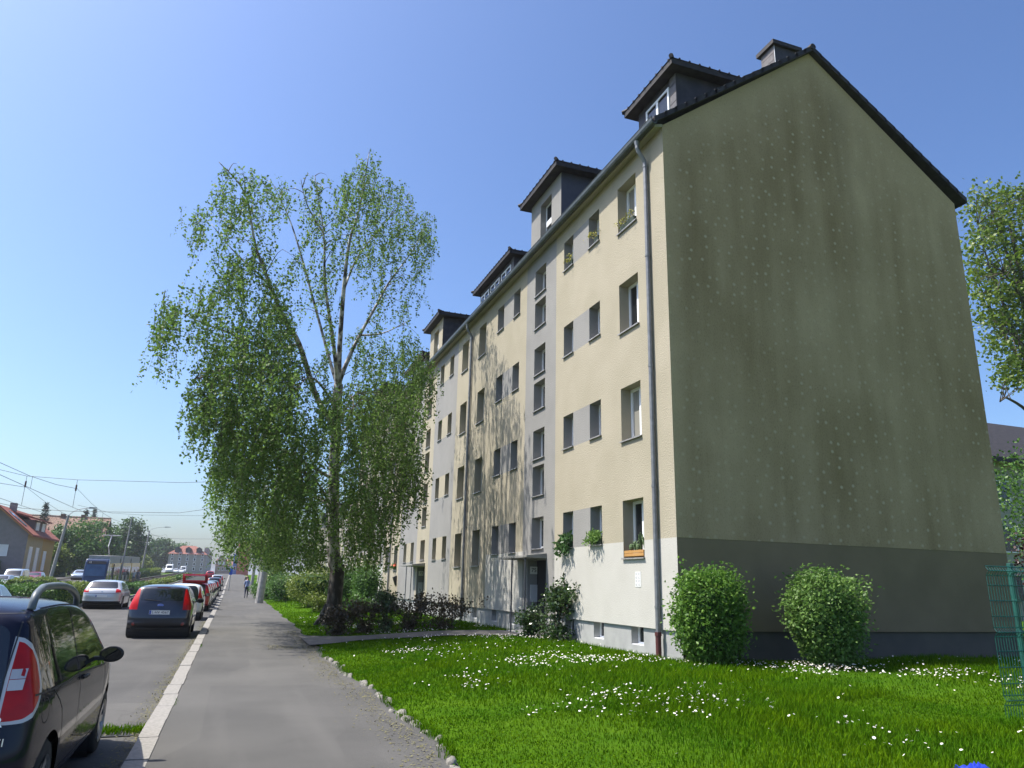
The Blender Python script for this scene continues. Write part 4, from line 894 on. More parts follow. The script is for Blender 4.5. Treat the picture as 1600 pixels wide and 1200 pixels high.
sil['regions']=[('rear_window',mt_cargl,'rear',rounded([(-.66,1.06),(.66,1.06),(.56,1.40),(-.56,1.40)],.07),0,0),('windscreen',mt_cargl,'front',rounded([(-.70,1.02),(.70,1.02),(.58,1.38),(-.58,1.38)],.06),0,0)]+[('side_window',mt_cargl,'side',q,lo,hi) for q in (rounded([(-1.62,1.02),(-1.40,1.34),(-.5,1.42),(-.5,.99)],.06),rounded([(-.42,.99),(-.42,1.42),(.1,1.38),(.75,1.04),(.78,.98)],.05)) for lo,hi in ((.3,2),(-2,-.3))]+[('tail_light',mt_tail,'corner',rounded([(-2.32,.84),(-2.2,1.06),(-1.98,1.07),(-2.0,.86)],.04),lo,hi) for lo,hi in ((.60,1.),(-1.,-.60))]+[('lower_bumper',mt_trim,'rear',[(-.9,.24),(.9,.24),(.9,.42),(-.9,.42)],0,0)]
def sil_extra(t,hit,sp):
    plate_fn('',.67)(t,hit,sp); b=MB().tube([(0,-1.0,1.48),(0,-1.12,1.66)],.008,5); b.build('antenna',mt_black,t)
    h=hit(xz=(0,.9)); b=MB().lathe([(0,-.004),(.045,0)],(0,h[0].y-.008,.88),14,1); b.build('emblem',mt_chrome,t)
sil['extra']=sil_extra
sc=car('silver estate hatchback driving away in the lane beside the median hedge','car',-6.28,47.4,sil,step=.07); sc.scale=(1.05,1,1.0)
# ---- cars across the street
VAN=[(-2.2,.3),(-2.25,.5),(-2.24,1.2),(-2.18,1.75),(-2.05,1.88),(-.8,1.92),(.5,1.88),(.85,1.72),(1.35,1.22),(1.75,1.08),(2.1,.92),(2.22,.6),(2.18,.3),(1.3,.22),(-1.3,.22)]
BIG=[(-2.7,.4),(-2.75,.6),(-2.75,1.6),(-2.7,2.45),(-2.5,2.6),(-.6,2.65),(.9,2.55),(1.3,2.3),(1.8,1.5),(2.3,1.2),(2.65,1.05),(2.75,.7),(2.7,.35),(1.5,.28),(-1.5,.28)]
def van(p,outline=VAN,L=4.5,H=1.92,W=1.8,name='van',z0=1.08,z1=1.72,fx=1.45,**k):
    sp=hatch(p,seams=[],name=name,L=L,W=W,H=H,outline=outline,axles=(-.31*L,.31*L),mirror=(.28*L,z0+.1),belt=z0,top=.86,wr=.33,**k)
    sp['regions']=[('windscreen',mt_cargl,'front',rounded([(-.72,z0+.06),(.72,z0+.06),(.64,z1),(-.64,z1)],.06),0,0),('rear_window',mt_cargl,'rear',rounded([(-.66,z0+.06),(.66,z0+.06),(.60,z1),(-.60,z1)],.06),0,0)]+[('side_window',mt_cargl,'side',[(.15,z0),(.15,z1-.04),(.55*fx,z1-.08),(fx-.38,z0+.06),(fx-.38,z0)],lo,hi) for lo,hi in ((.3,2),(-2,-.3))]+[('headlight',mt_clear,'corner',[(.42*L,.7),(.40*L,.95),(.45*L,.98),(.52*L,.8),(.52*L,.66)],lo,hi) for lo,hi in ((.45,1.2),(-1.2,-.45))]
    return sp
pi=math.pi
acr='vehicles on the far carriageway'
def fcar(lab,cat,px,py,x,sp,head=pi,dz=0):      # stands where its middle appears on the far carriageway
    p=atx(px,py,x); y=float(p[1]); return car(lab,cat,x,y,sp,head=head,step=.16,group=acr,z=gz(y)-.1+dz)
car('light blue hatchback driving behind the dark people carrier roof','car',-7.0,26.6,simple(paint('sky_blue',(.22,.30,.42),.4)),step=.1)
fcar('pale blue van parked behind the clipped hedge left of the red car','van',24,903,-21.5,van(paint('pale_blue',(.35,.42,.50),.3)))
fcar('dark red hatchback parked behind hedge beside the slanted lamp pole','car',53,907,-21.5,simple(paint('dark_red',(.20,.012,.03))))
fcar('pale blue saloon parked beyond the yellowish hedge left of tram','car',124,905,-21.5,hatch(paint('pale_blue',(.35,.42,.50),.3),seams=[],L=4.6,W=1.8,H=1.49,outline=SEDAN,axles=(-1.3,1.4)))
fcar('silver blue car roof at left edge behind the hedge','car',4,903,-20.5,simple(paint('silver',(.42,.43,.44),.5)))
fcar('blue car on far carriageway beyond the tram','car',229,901,-17.6,simple(paint('blue',(.03,.07,.22),.3)))
fcar('grey blue estate car just behind the blue car past the tram','car',236,898,-18.6,simple(paint('slate_blue',(.06,.09,.16),.3)))
fcar('tall white delivery van coming towards the camera on far carriageway','van',265,889,-17.2,van(paint('white',(.66,.67,.66)),BIG,5.5,2.65,2.0,'delivery_van',1.35,2.15,1.9))
fcar('white car following right behind the tall white van','car',275,891,-16.6,simple(paint('white',(.66,.67,.66))))
fcar('white car second behind the tall white van','car',284,892,-15.6,simple(paint('white',(.66,.67,.66))))
fcar('pale lorry with box body behind the white cars','lorry',287,887,-17.2,van(paint('pale_grey',(.5,.52,.52)),BIG,5.5,2.65,2.1,'lorry',1.4,2.2,1.9))
car('small red car far away driving off on the road','car',-4.2,170,simple(paint('red',(.36,.012,.02))),step=.16)
# ------------------------------------------------------------------ trees and shrubs
mt_birchbark=M('birch_bark',(.52,.50,.46),(.05,.045,.04),scale=5.5,rough=.9,bump=.5,bscale=14,stretch=(1,1,.55),lo=.40,hi=.60)
n_,L_,b_=nodes_of(mt_birchbark)                    # dark fissured foot, paler above
mt_birchfoot=M('birch_foot_bark',(.035,.03,.027),(.16,.15,.135),scale=7,rough=.95,bump=.9,bscale=16,stretch=(1,1,.4),lo=.45,hi=.75)
mt_twig=M('birch_twig',(.075,.05,.035),rough=.8); mt_bark=M('grey_bark',(.11,.09,.07),(.06,.05,.04),scale=6,rough=.95,bump=.5,bscale=14,stretch=(1,1,.3))
mt_birchleaf=M('birch_leaf',(.060,.125,.018),(.165,.265,.058),island=True,rough=.5,spec=.22,trans=.5)
def lean(py): return -2.6*sm((820-py)/420)
def px_path(pts): return [Vector(aty(a,b,y+lean(b))) for a,b,y in pts]
def limb_tube(mb, P, r0, r1, n=7, sub=5):
    Q=smooth3(P,sub); k=len(Q); mb.tube(Q,[r0+(r1-r0)*(i/(k-1))**.8 for i in range(k)],n); return Q
birch=thing('birch_tree','tall weeping birch with white stems and black fissured foot on the lawn','tree',(3.66,28.9,.2))
Y0=28.9
tr=MB(); all_l=[]
tr.mi=1
foot=[Vector((3.62,Y0,-.1)),Vector((3.63,Y0,.35)),Vector((3.66,Y0,1.0)),Vector((3.68,Y0,2.2))]
tr.tube(smooth3(foot,4),[.52,.44,.38,.335,.315,.30,.29,.283,.277,.272,.268,.264,.26],12)
for a in range(5):
    an=a*1.26+.4; tr.tube([Vector((3.62+math.cos(an)*.62,Y0+math.sin(an)*.62,.0)),Vector((3.62+math.cos(an)*.40,Y0+math.sin(an)*.40,.22)),Vector((3.64+math.cos(an)*.2,Y0+math.sin(an)*.2,.75))],[.05,.13,.12],7)
tr.mi=0
main=[(521,865,Y0),(521,800,Y0),(522,740,Y0),(524,690,Y0),(526,640,Y0),(529,600,Y0)]
limb_tube(tr,[Vector((3.68,Y0,2.0))]+px_path(main),.268,.17,10); all_l.append((px_path(main),.1))
LIMBS=[ # pixel polylines with a depth for every point, thick to thin
 ([(529,600,Y0),(530,553,Y0),(537,453,Y0-.3),(546,378,Y0-.6),(562,324,Y0-.8),(577,237,Y0-1.0)],.13,.015),
 ([(528,605,Y0),(521,537,Y0-.6),(508,445,Y0-1.3),(506,366,Y0-1.8),(492,275,Y0-2.2)],.10,.012),
 ([(529,600,Y0),(542,566,Y0+.2),(562,524,Y0+.6),(592,470,Y0+1),(608,441,Y0+1.2),(642,395,Y0+1.5),(671,345,Y0+1.8)],.10,.012),
 ([(530,610,Y0),(517,570,Y0+.6),(492,478,Y0+1.4),(467,387,Y0+1.8),(450,337,Y0+2.0),(428,290,Y0+2.2)],.085,.012),
 ([(525,665,Y0),(496,624,Y0-1.0),(467,537,Y0-2.4),(446,503,Y0-2.9),(425,453,Y0-3.3),(400,387,Y0-3.7),(383,303,Y0-4.0),(342,253,Y0-4.2)],.13,.012),
 ([(446,503,Y0-2.9),(415,440,Y0-2.2),(372,400,Y0-2.0),(330,350,Y0-1.8)],.05,.01),
 ([(467,537,Y0-2.4),(420,545,Y0-3.2),(358,520,Y0-4),(304,499,Y0-4.5),(254,472,Y0-4.8)],.055,.01),
 ([(460,590,Y0-1.8),(420,585,Y0-3.4),(360,575,Y0-5),(300,595,Y0-6)],.05,.01),
 ([(537,453,Y0-.3),(560,400,Y0+.5),(600,350,Y0+1),(640,300,Y0+1.2)],.05,.01),
 ([(506,366,Y0-1.8),(480,320,Y0-2.6),(470,280,Y0-3)],.035,.01),
 ([(562,524,Y0+.6),(600,520,Y0+2),(640,500,Y0+3)],.05,.01),
 ([(524,690,Y0),(560,650,Y0+.8),(610,610,Y0+1.2),(660,560,Y0+1.4)],.07,.01),
 ([(522,735,Y0),(560,700,Y0-1),(610,690,Y0-2.2),(655,690,Y0-3)],.06,.01),
 ([(522,750,Y0),(470,720,Y0-1.5),(410,690,Y0-3),(360,690,Y0-4)],.07,.01),
 ([(521,790,Y0),(470,770,Y0+1),(410,760,Y0+2),(365,775,Y0+2.5)],.06,.01),
 ([(521,800,Y0),(500,760,Y0-2),(480,740,Y0-4),(470,750,Y0-5.5)],.06,.01),
 ([(521,790,Y0),(560,770,Y0-1.8),(600,775,Y0-3),(630,790,Y0-3.8)],.05,.01),
 ([(524,680,Y0),(540,640,Y0-2.5),(550,620,Y0-4.5),(552,640,Y0-6)],.06,.01),
 ([(526,640,Y0),(500,600,Y0-3),(480,590,Y0-5),(465,610,Y0-6.5)],.06,.01),
]
for pts,r0,r1 in LIMBS: all_l.append((limb_tube(tr,px_path(pts),r0,r1),r0))
# crown: hanging sprays, denser low down, airy above; ellipses seen in the photo give where, depth gives the body
CL=[ # cx,cy,rx,ry,n,(depth centre, spread)
 (375,300,38,42,150,-3.6,.9),(345,360,42,55,140,-3.0,1.2),(300,350,20,35,30,-2.4,.9),(420,330,36,50,150,-2.5,1.6),(455,300,22,40,75,0,1.8),(505,310,40,40,230,-1.6,1.4),(570,300,45,40,230,-.6,1.4),(577,255,14,20,45,-1,.6),
 (540,370,60,50,230,-.5,2.0),(610,330,36,50,230,.8,1.4),(640,390,36,55,240,1.2,1.4),(665,370,16,40,70,1.8,.9),(600,430,40,50,180,.8,1.4),(635,470,30,40,110,1.6,1.2),
 (400,430,45,55,260,-3.2,1.4),(345,445,38,45,110,-3,1.3),(310,480,50,36,110,-4.2,1.2),(262,500,24,30,70,-4.6,.9),(250,490,10,40,25,-4.8,.5),(450,450,34,60,240,-2.0,1.8),(500,470,32,70,100,-1,1.6),
 (420,520,48,48,330,-3.0,1.8),(355,545,46,46,230,-4.0,1.4),(315,610,26,40,130,-5.4,1.0),(345,630,30,50,190,-5.0,1.3),(420,600,56,46,400,-3.6,2.2),(480,570,36,40,170,-1,2),(590,540,50,40,210,1.0,2.0),(640,560,36,36,170,1.4,1.4),(665,580,22,26,70,1.2,.9),
 (470,660,70,45,480,-2.4,2.6),(390,670,50,50,400,-3.6,2.0),(545,640,50,40,330,-1.8,3.0),(600,630,50,46,370,0,2.4),(640,640,30,50,210,-1.0,2.0),
 (420,740,64,52,540,-2.0,3.0),(360,730,32,50,220,-3.2,1.6),(490,740,60,50,440,-2.6,3.0),(560,720,50,46,400,-1.6,2.6),(620,710,40,40,270,-1.8,1.8),(645,740,22,36,120,-2.6,1.0),
 (400,810,58,40,380,1.2,2.2),(365,815,28,26,120,2.2,1.2),(470,815,60,42,400,.4,2.6),(545,790,50,40,300,-1.4,2.4),(600,780,40,36,190,-2.6,1.6),(430,850,36,22,140,1.4,1.8),(490,850,36,26,130,0,2),(560,830,36,24,110,-1.6,1.8),(585,825,22,26,60,-2.4,1.2)]
LP=[];TW=[]
GAPS=[(487,525,24,42),(436,395,15,40),(467,470,14,30),(318,420,16,26),(300,545,26,28),(612,505,14,34),(572,480,12,36),(520,325,10,36),(462,300,14,48),(655,480,16,28),(480,625,14,16),(385,375,10,22),(395,480,12,20),(630,425,12,18)]
r=np.random.default_rng(21)
for cx,cy,rx,ry,n,dc,ds in CL:
    n=int(n*(.40 if cy<440 else .55))
    for _ in range(n):
        a=r.uniform(0,6.283); q=math.sqrt(r.uniform()); px=cx+rx*q*math.cos(a)*(1.0 if cy<540 else .88); py=cy+ry*q*math.sin(a)-ry*.15
        if any(((px-g[0])/g[2])**2+((py+k_-g[1])/g[3])**2<1 for g in GAPS for k_ in (0,16,34)) and r.uniform()<.88: continue
        yd=Y0+dc+lean(py)+np.clip(r.normal(0,.62),-1.5,1.5)*ds*1.55-.8; (r.uniform() if (503<px<541 and py>655 and yd<Y0) else 1)
        if 503<px<541 and py>655 and yd<Y0+.2 and r.uniform()<.8: continue
        p=aty(px,py,yd); ln=r.uniform(.5,1.9)*(1.0 if cy>420 else .8)
        if p[2]-ln<1.9: ln=max(.2,p[2]-1.9)
        sw=r.normal(0,.16,2); k=int(ln*19)+4; t=np.sort(r.uniform(0,1,k))
        st=np.stack([p[0]+sw[0]*np.sin(t*1.5)+.10*np.sin(t*3.1+sw[1]*9), p[1]+sw[1]*np.sin(t*1.5), p[2]-ln*t**1.15],1)
        LP.append(st+r.normal(0,.038,(k,3)))
        tt=np.array([0,.5,1.]); TW.append(np.stack([p[0]+sw[0]*np.sin(tt*1.5)+.10*np.sin(tt*3.1+sw[1]*9),p[1]+sw[1]*np.sin(tt*1.5),p[2]-ln*tt**1.15],1))
LP=np.concatenate(LP); Q=leaf_quads(LP,.090,droop=.55,aspect=.70)
link('crown',mesh_np('crown',Q,4),mt_birchleaf,birch)
TW=np.array(TW); wv=np.zeros((len(TW),3)); an=r.uniform(0,6.283,len(TW)); wv[:,0]=np.cos(an)*.005; wv[:,1]=np.sin(an)*.005
qs=np.concatenate([np.stack([TW[:,0]-wv,TW[:,0]+wv,TW[:,1]+wv*.7,TW[:,1]-wv*.7],1),np.stack([TW[:,1]-wv*.7,TW[:,1]+wv*.7,TW[:,2]+wv*.3,TW[:,2]-wv*.3],1)])
# thin side branches from the limbs out to the sprays
ends=np.concatenate([np.array([tuple(v) for v in P]) for P,_ in all_l[1:]])
bt=tr; tr.mi=2
for i in r.choice(len(TW),900,replace=False):
    e=TW[i][0]; d=np.linalg.norm(ends-e,axis=1)+np.where(ends[:,2]>e[2]+.3,2,0); s=ends[int(np.argmin(d))]
    if np.min(d)>2.3 or (e[2]>s[2]-.1 and np.min(d)>.7): continue
    mid=(s+e)/2+np.array([r.normal(0,.1),r.normal(0,.1),.07*np.linalg.norm(e-s)]); dl=np.linalg.norm(e-s); top_=s*.45+e*.55+np.array([0,0,.24*dl]); bt.tube(smooth3([tuple(s),tuple(s*.75+e*.25+np.array([0,0,.17*dl])),tuple(top_),tuple(e)],2),[.016,.014,.012,.010,.008,.006,.004],4,cap=False)
trunk_o=tr.build('trunk',[mt_birchbark,mt_birchfoot,mt_twig],birch,smooth=True,fix=False); to=link('twigs',mesh_np('twigs',qs,4),mt_twig,birch)
def tree(label, x, y, h, lobes, nleaf, ls, leafm, tr_r=.2, name='leafy_tree', clump=.9, group=None, z=None, bark=None, seed=1, branches=14):
    q=np.random.default_rng(seed); z0=gz(y) if z is None else z; t=thing(name,label,'tree',(x,y,z0),group)
    T=MB(); top=h*.72
    T.tube(smooth3([(x,y,z0-.3),(x+q.normal(0,.1),y,z0+h*.2),(x+q.normal(0,.25),y+q.normal(0,.2),z0+h*.45),(x+q.normal(0,.4),y,z0+top)],3),[tr_r*(1.25-.11*i) for i in range(10)],8)
    vol=np.array([a[3]*a[4]*a[5] for a in lobes]); vol=vol/vol.sum(); P=[]
    for (ox,oy,oz,rx,ry,rz),v in zip(lobes,vol):
        c=np.array([x+ox,y+oy,z0+oz]); nb=max(2,int(branches*v))
        for _ in range(nb):
            d=q.normal(size=3); d/=np.linalg.norm(d); e=c+d*np.array([rx,ry,rz])*.8; s=np.array([x,y,z0+min(h*.65,max(h*.18,(e[2]-z0)*.55))]); m=(s+e)/2+np.array([0,0,.1*h*.3])
            T.tube([tuple(s),tuple(m),tuple(e)],[tr_r*.32,tr_r*.2,.02],5,cap=False)
        k=max(6,int(nleaf*v/42)); d=q.normal(size=(k,3)); d/=np.linalg.norm(d,axis=1,keepdims=True); rr=(q.uniform(.35,1.05,k)**.6)[:,None]
        cc=c+d*rr*np.array([rx,ry,rz])
        for p in cc: P.append(p+q.normal(size=(42,3))*clump*q.uniform(.35,.8)*np.array([1,1,.62]))
    P=np.concatenate(P); T.build('trunk',bark or mt_bark,t,smooth=True); link('crown',mesh_np('crown',leaf_quads(P,ls,droop=.25,aspect=.7),4),leafm,t); return t
lf_dark=M('deep_green_leaf',(.03,.075,.014),(.07,.145,.026),island=True,rough=.5,trans=.25); lf_mid=M('fresh_green_leaf',(.045,.115,.016),(.10,.20,.03),island=True,rough=.5,trans=.3)
lf_maple=M('maple_leaf',(.07,.125,.012),(.16,.23,.03),island=True,rough=.45,trans=.45); lf_yel=M('yellow_green_leaf',(.09,.15,.02),(.20,.25,.04),island=True,rough=.5,trans=.3)
lf_con=M('conifer_needles',(.012,.035,.018),(.03,.06,.03),island=True,rough=.7); lf_purple=M('purple_leaf',(.035,.012,.014),(.07,.03,.025),island=True,rough=.4,trans=.2)
# maple behind the gable, its twigs reaching in from beyond the frame
mp=thing('maple_tree','tall airy maple with yellow green spring leaves beyond the gable','tree',(39.5,25.5,0))
q=np.random.default_rng(5); T=MB(); P=[]
T.tube(smooth3([(39.5,25.5,-.3),(39.3,25.5,6),(39.0,25.4,11),(38.4,25.3,16),(37.8,25.2,21)],4),[.42-.022*i for i in range(17)],9)
br=[((39.2,25.4,8),(37.2,25.1,13),(35.6,25.0,17.6),(34.9,24.9,20.5)),((39.2,25.5,9.5),(37.6,24.8,12.3),(36.0,24.2,13.6),(34.7,24,14.2)),((39,25.4,11),(37.2,26,15),(36,26.3,18.4)),((38.5,25.3,15),(37,25,19),(36.2,25,22)),((39.3,25.5,7.5),(37.6,25.5,10.4),(35.9,25.5,11.3),(35.2,25.4,11.0)),((38.4,25.3,16),(39.6,25.2,19),(40.4,25,21.5)),((39.2,25.4,9),(41.4,25,13),(43,25,17)),((38.8,25.4,13.4),(36.6,24.4,16.2),(35.0,24.0,17.4))]
ends=[]
for b_ in br:
    S_=smooth3(b_,5); k=len(S_); T.tube(S_,[.13-.115*i/(k-1) for i in range(k)],6,cap=False); ends+=S_[k//3:]
ends=np.array([tuple(e) for e in ends])
while len(P)<480:
    px=q.uniform(1503,1680); py=q.uniform(292,600); lim=1503+abs(py-420)*.09
    if px<lim+q.uniform(0,8): continue
    if py>520 and (px<1535+ (py-520)*.3) : continue
    if q.uniform()<.22: continue
    yy=25.3+q.normal(0,1.1); e=aty(px,py,yy); d=np.linalg.norm(ends-e,axis=1); s=ends[int(np.argmin(d))]
    if d.min()>3.4: continue
    m=(s+e)/2+np.array([0,0,.18]); T.tube([tuple(s),tuple(m),tuple(e)],[.028,.016,.007],4,cap=False)
    P.append(e+q.normal(size=(30,3))*np.array([.34,.34,.24])); 
P=np.concatenate(P); T.build('trunk',mt_bark,mp,smooth=True,fix=False); link('crown',mesh_np('crown',leaf_quads(P,.185,droop=.1,aspect=.85),4),lf_maple,mp)
tree('dark leafy tree beside the rear corner of the gable wall',31.8,21.5,8.8,[(0,0,5.6,2.3,2.0,2.4),(1.2,.5,3.6,2.2,1.8,1.8),(2.0,-.6,6.4,1.8,1.6,1.7),(3.2,0,4.6,1.8,1.6,2.0)],9500,.14,lf_mid,.14,clump=.75,seed=3)
tree('small purple leaved shrub tree by the rear gable corner',25.2,17.6,3.8,[(0,0,2.9,1.0,.9,.8),(.8,0,2.2,1.1,.8,.7),(-.55,-.2,2.75,.5,.4,.25)],1500,.11,lf_purple,.05,name='purple_shrub',clump=.4,seed=4)
# shrubs
def shrub(label, x, y, w, d, h, n, ls, leafm, z=None, name='shrub', cat='shrub', box=.5, stems=6, seed=1, core=True, taper=.25, group=None, loose=.06):
    q=np.random.default_rng(seed); z0=lz(x,y) if z is None else z; t=thing(name,label,cat,(x,y,z0),group)
    def surf(k,sc,j):
        u=q.normal(size=(k,3)); u/=np.linalg.norm(u,axis=1,keepdims=True); p=4.0 if box>.4 else 2.3
        s=(np.abs(u)**p).sum(1)**(-1/p); u=u*s[:,None]*sc
        lump=1+.13*np.sin(u[:,0]*5+seed)*np.cos(u[:,2]*4.2+seed*2)+.05*np.sin(u[:,1]*9+u[:,2]*7)
        u=u*lump[:,None]; zz=(u[:,2]*.5+.5); tp=1-taper*(1-np.clip(zz,0,1))**1.5
        return np.stack([x+u[:,0]*w/2*tp,y+u[:,1]*d/2*tp,z0+.06+zz*h*.97],1)+q.normal(size=(k,3))*j
    P=np.concatenate([surf(int(n*.62),q.uniform(.9,1.03,int(n*.62))[:,None],loose),surf(int(n*.30),q.uniform(.72,.95,int(n*.30))[:,None],loose),surf(int(n*.08),q.uniform(1.0,1.17,int(n*.08))[:,None],loose*1.3)])
    P=P[P[:,2]>z0+.03]
    if core:
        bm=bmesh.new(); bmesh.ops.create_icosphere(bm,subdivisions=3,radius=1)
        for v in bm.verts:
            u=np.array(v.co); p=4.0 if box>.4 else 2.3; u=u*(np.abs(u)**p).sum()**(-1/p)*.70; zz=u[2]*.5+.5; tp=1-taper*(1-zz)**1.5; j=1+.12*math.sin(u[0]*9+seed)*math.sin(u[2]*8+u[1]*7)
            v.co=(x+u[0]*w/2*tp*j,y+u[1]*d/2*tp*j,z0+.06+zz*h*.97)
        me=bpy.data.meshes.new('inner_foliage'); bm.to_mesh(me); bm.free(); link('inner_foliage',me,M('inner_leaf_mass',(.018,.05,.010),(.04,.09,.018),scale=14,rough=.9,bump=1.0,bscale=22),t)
    S_=MB()
    for i in range(stems):
        a=q.uniform(0,6.283); S_.tube([(x+math.cos(a)*w*.10,y+math.sin(a)*d*.10,z0-.1),(x+math.cos(a)*w*.2,y+math.sin(a)*d*.2,z0+h*.4),(x+math.cos(a)*w*.36,y+math.sin(a)*d*.36,z0+h*.82)],[.022,.016,.007],5,cap=False)
    S_.build('stems',mt_twig,t,fix=False); link('foliage',mesh_np('foliage',leaf_quads(P,ls,droop=.15,aspect=.55),4),leafm,t); return t
lf_box=M('clipped_bush_leaf',(.06,.15,.018),(.16,.29,.045),island=True,rough=.5,spec=.3,trans=.4); lf_wax=M('pale_bush_leaf',(.07,.155,.026),(.20,.32,.08),island=True,rough=.5,spec=.3,trans=.4)
b1=aty(1090,1038,12.55); b2=aty(1272,1036,12.25)
shrub('tall clipped bush covering the corner of the gable and rain pipe','bush' if 0 else float(b1[0]),12.55,1.62,1.1,1.93,15000,.062,lf_box,seed=2,taper=.12,box=.6) if 0 else None
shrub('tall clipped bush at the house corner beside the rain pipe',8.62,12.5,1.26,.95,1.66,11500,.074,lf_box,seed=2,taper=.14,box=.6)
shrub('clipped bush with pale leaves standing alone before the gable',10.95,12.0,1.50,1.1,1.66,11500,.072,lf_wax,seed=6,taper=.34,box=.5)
lf_rose=M('rose_leaf',(.022,.05,.015),(.07,.12,.03),island=True,rough=.3,spec=.6,trans=.2); lf_rosered=M('reddish_rose_leaf',(.03,.025,.012),(.085,.06,.03),island=True,rough=.35,spec=.5,trans=.2)
def rose(label,x,y,w,h,n,ls,seed,mat=lf_rose):
    q=np.random.default_rng(seed); z0=lz(x,y); t=thing('rose_bush',label,'rose bush',(x,y,z0)); S_=MB(); P=[]
    for i in range(11):
        a=q.uniform(0,6.283); rr=q.uniform(.3,1.0)*w/2; hh=h*q.uniform(.6,1.0); e=np.array([x+math.cos(a)*rr,y+math.sin(a)*rr*.7,z0+hh]); m=np.array([x+math.cos(a)*rr*.4,y+math.sin(a)*rr*.3,z0+hh*.5])
        S_.tube([(x+math.cos(a)*.08,y+math.sin(a)*.08,z0-.05),tuple(m),tuple(e)],[.014,.011,.006],5,cap=False)
        for k in range(9):
            u=q.uniform(.28,1.0); c=np.array([x,y,z0])*(1-u)**2+2*u*(1-u)*m+u*u*e if False else m*(1-u)+e*u if u>.5 else m*u*1.2+np.array([x,y,z0])*(1-u*1.2); c=c+q.normal(size=3)*np.array([.13,.10,.07])*w; P.append(c+q.normal(size=(max(6,n//48),3))*.09)
    P=np.concatenate(P); S_.build('stems',mt_twig,t,fix=False); link('foliage',mesh_np('foliage',leaf_quads(P,ls,droop=.2,aspect=.7),4),mat,t); return t
rose('rose bush with glossy dark leaves in front of door 75',8.0,18.4,1.35,1.55,1500,.085,3)
rose('low dark shrub at the doorstep of house 75',7.75,19.55,.75,.85,700,.08,31)
for i,(lab,px,py,w_,h_) in enumerate((('dark shrub nearest the birch foot in the path border',527,990,1.0,.75),('dark shrub second from birch in the path border',572,990,1.15,1.0),('tall straggly rose in the middle of the path border',603,990,.85,1.25),('dark shrub behind the path left of the rain pipe',640,990,1.3,.95),('broad dark shrub before the second rain pipe',690,990,1.9,1.0))):
    p=aty(px,py,23.3); rose(lab,float(p[0]),23.4,w_,h_,900,.075,40+i,lf_rosered if i!=2 else lf_rose)
lf_gold=M('golden_shrub_leaf',(.085,.135,.016),(.20,.25,.035),island=True,rough=.5,trans=.3)
shrub('big round golden green shrub on the lawn left of the birch',4.6,45.5,3.1,3.0,2.2,5200,.12,lf_gold,seed=8,box=.2,taper=.1,loose=.1)
shrub('dark round shrub between golden shrub and birch trunk',6.2,44.0,2.3,2.2,2.2,3600,.12,lf_dark,seed=9,box=.2,taper=.1,loose=.1)
shrub('fresh green shrub touching the birch trunk',6.9,41.2,1.6,1.6,2.3,3000,.12,lf_mid,seed=10,box=.2,taper=.1,loose=.1)
shrub('small dark round shrub right of the lamp pole',3.7,58.5,2.3,2.2,1.9,3000,.13,lf_mid,seed=11,box=.3,taper=.1,loose=.1)
rose('loose low rose on lawn before the golden shrub',4.3,38.6,1.6,.8,700,.10,51,lf_gold); rose('loose low rose on lawn beside the dark shrub',6.1,38.0,1.6,.7,700,.10,52,lf_mid)
shrub('grassy green mound shrub between the two lamp poles',2.9,67,2.4,4.6,1.3,2600,.16,lf_mid,seed=12,box=.2,taper=.1,loose=.12)
shrub('yellowish shrub beyond the second lamp pole',4.6,92,3.4,5,2.9,2600,.2,lf_yel,seed=13,box=.2,taper=.1,loose=.15)
tree('dark tree leaning over the far pavement behind the birch',4.6,104,9.5,[(0,0,6.2,2.5,3.0,3.0),(-.4,-1,4.2,2.0,2.4,1.8),(.8,1.5,7.4,2.0,2.2,1.8)],4200,.28,lf_dark,.2,clump=1.0,seed=14)
tree('green street tree at far end of the pavement',5.2,150,11,[(0,0,7,2.7,3.2,3.2),(0,0,4.6,2.2,2.4,2.0)],2400,.4,lf_dark,.2,clump=1.2,seed=15)
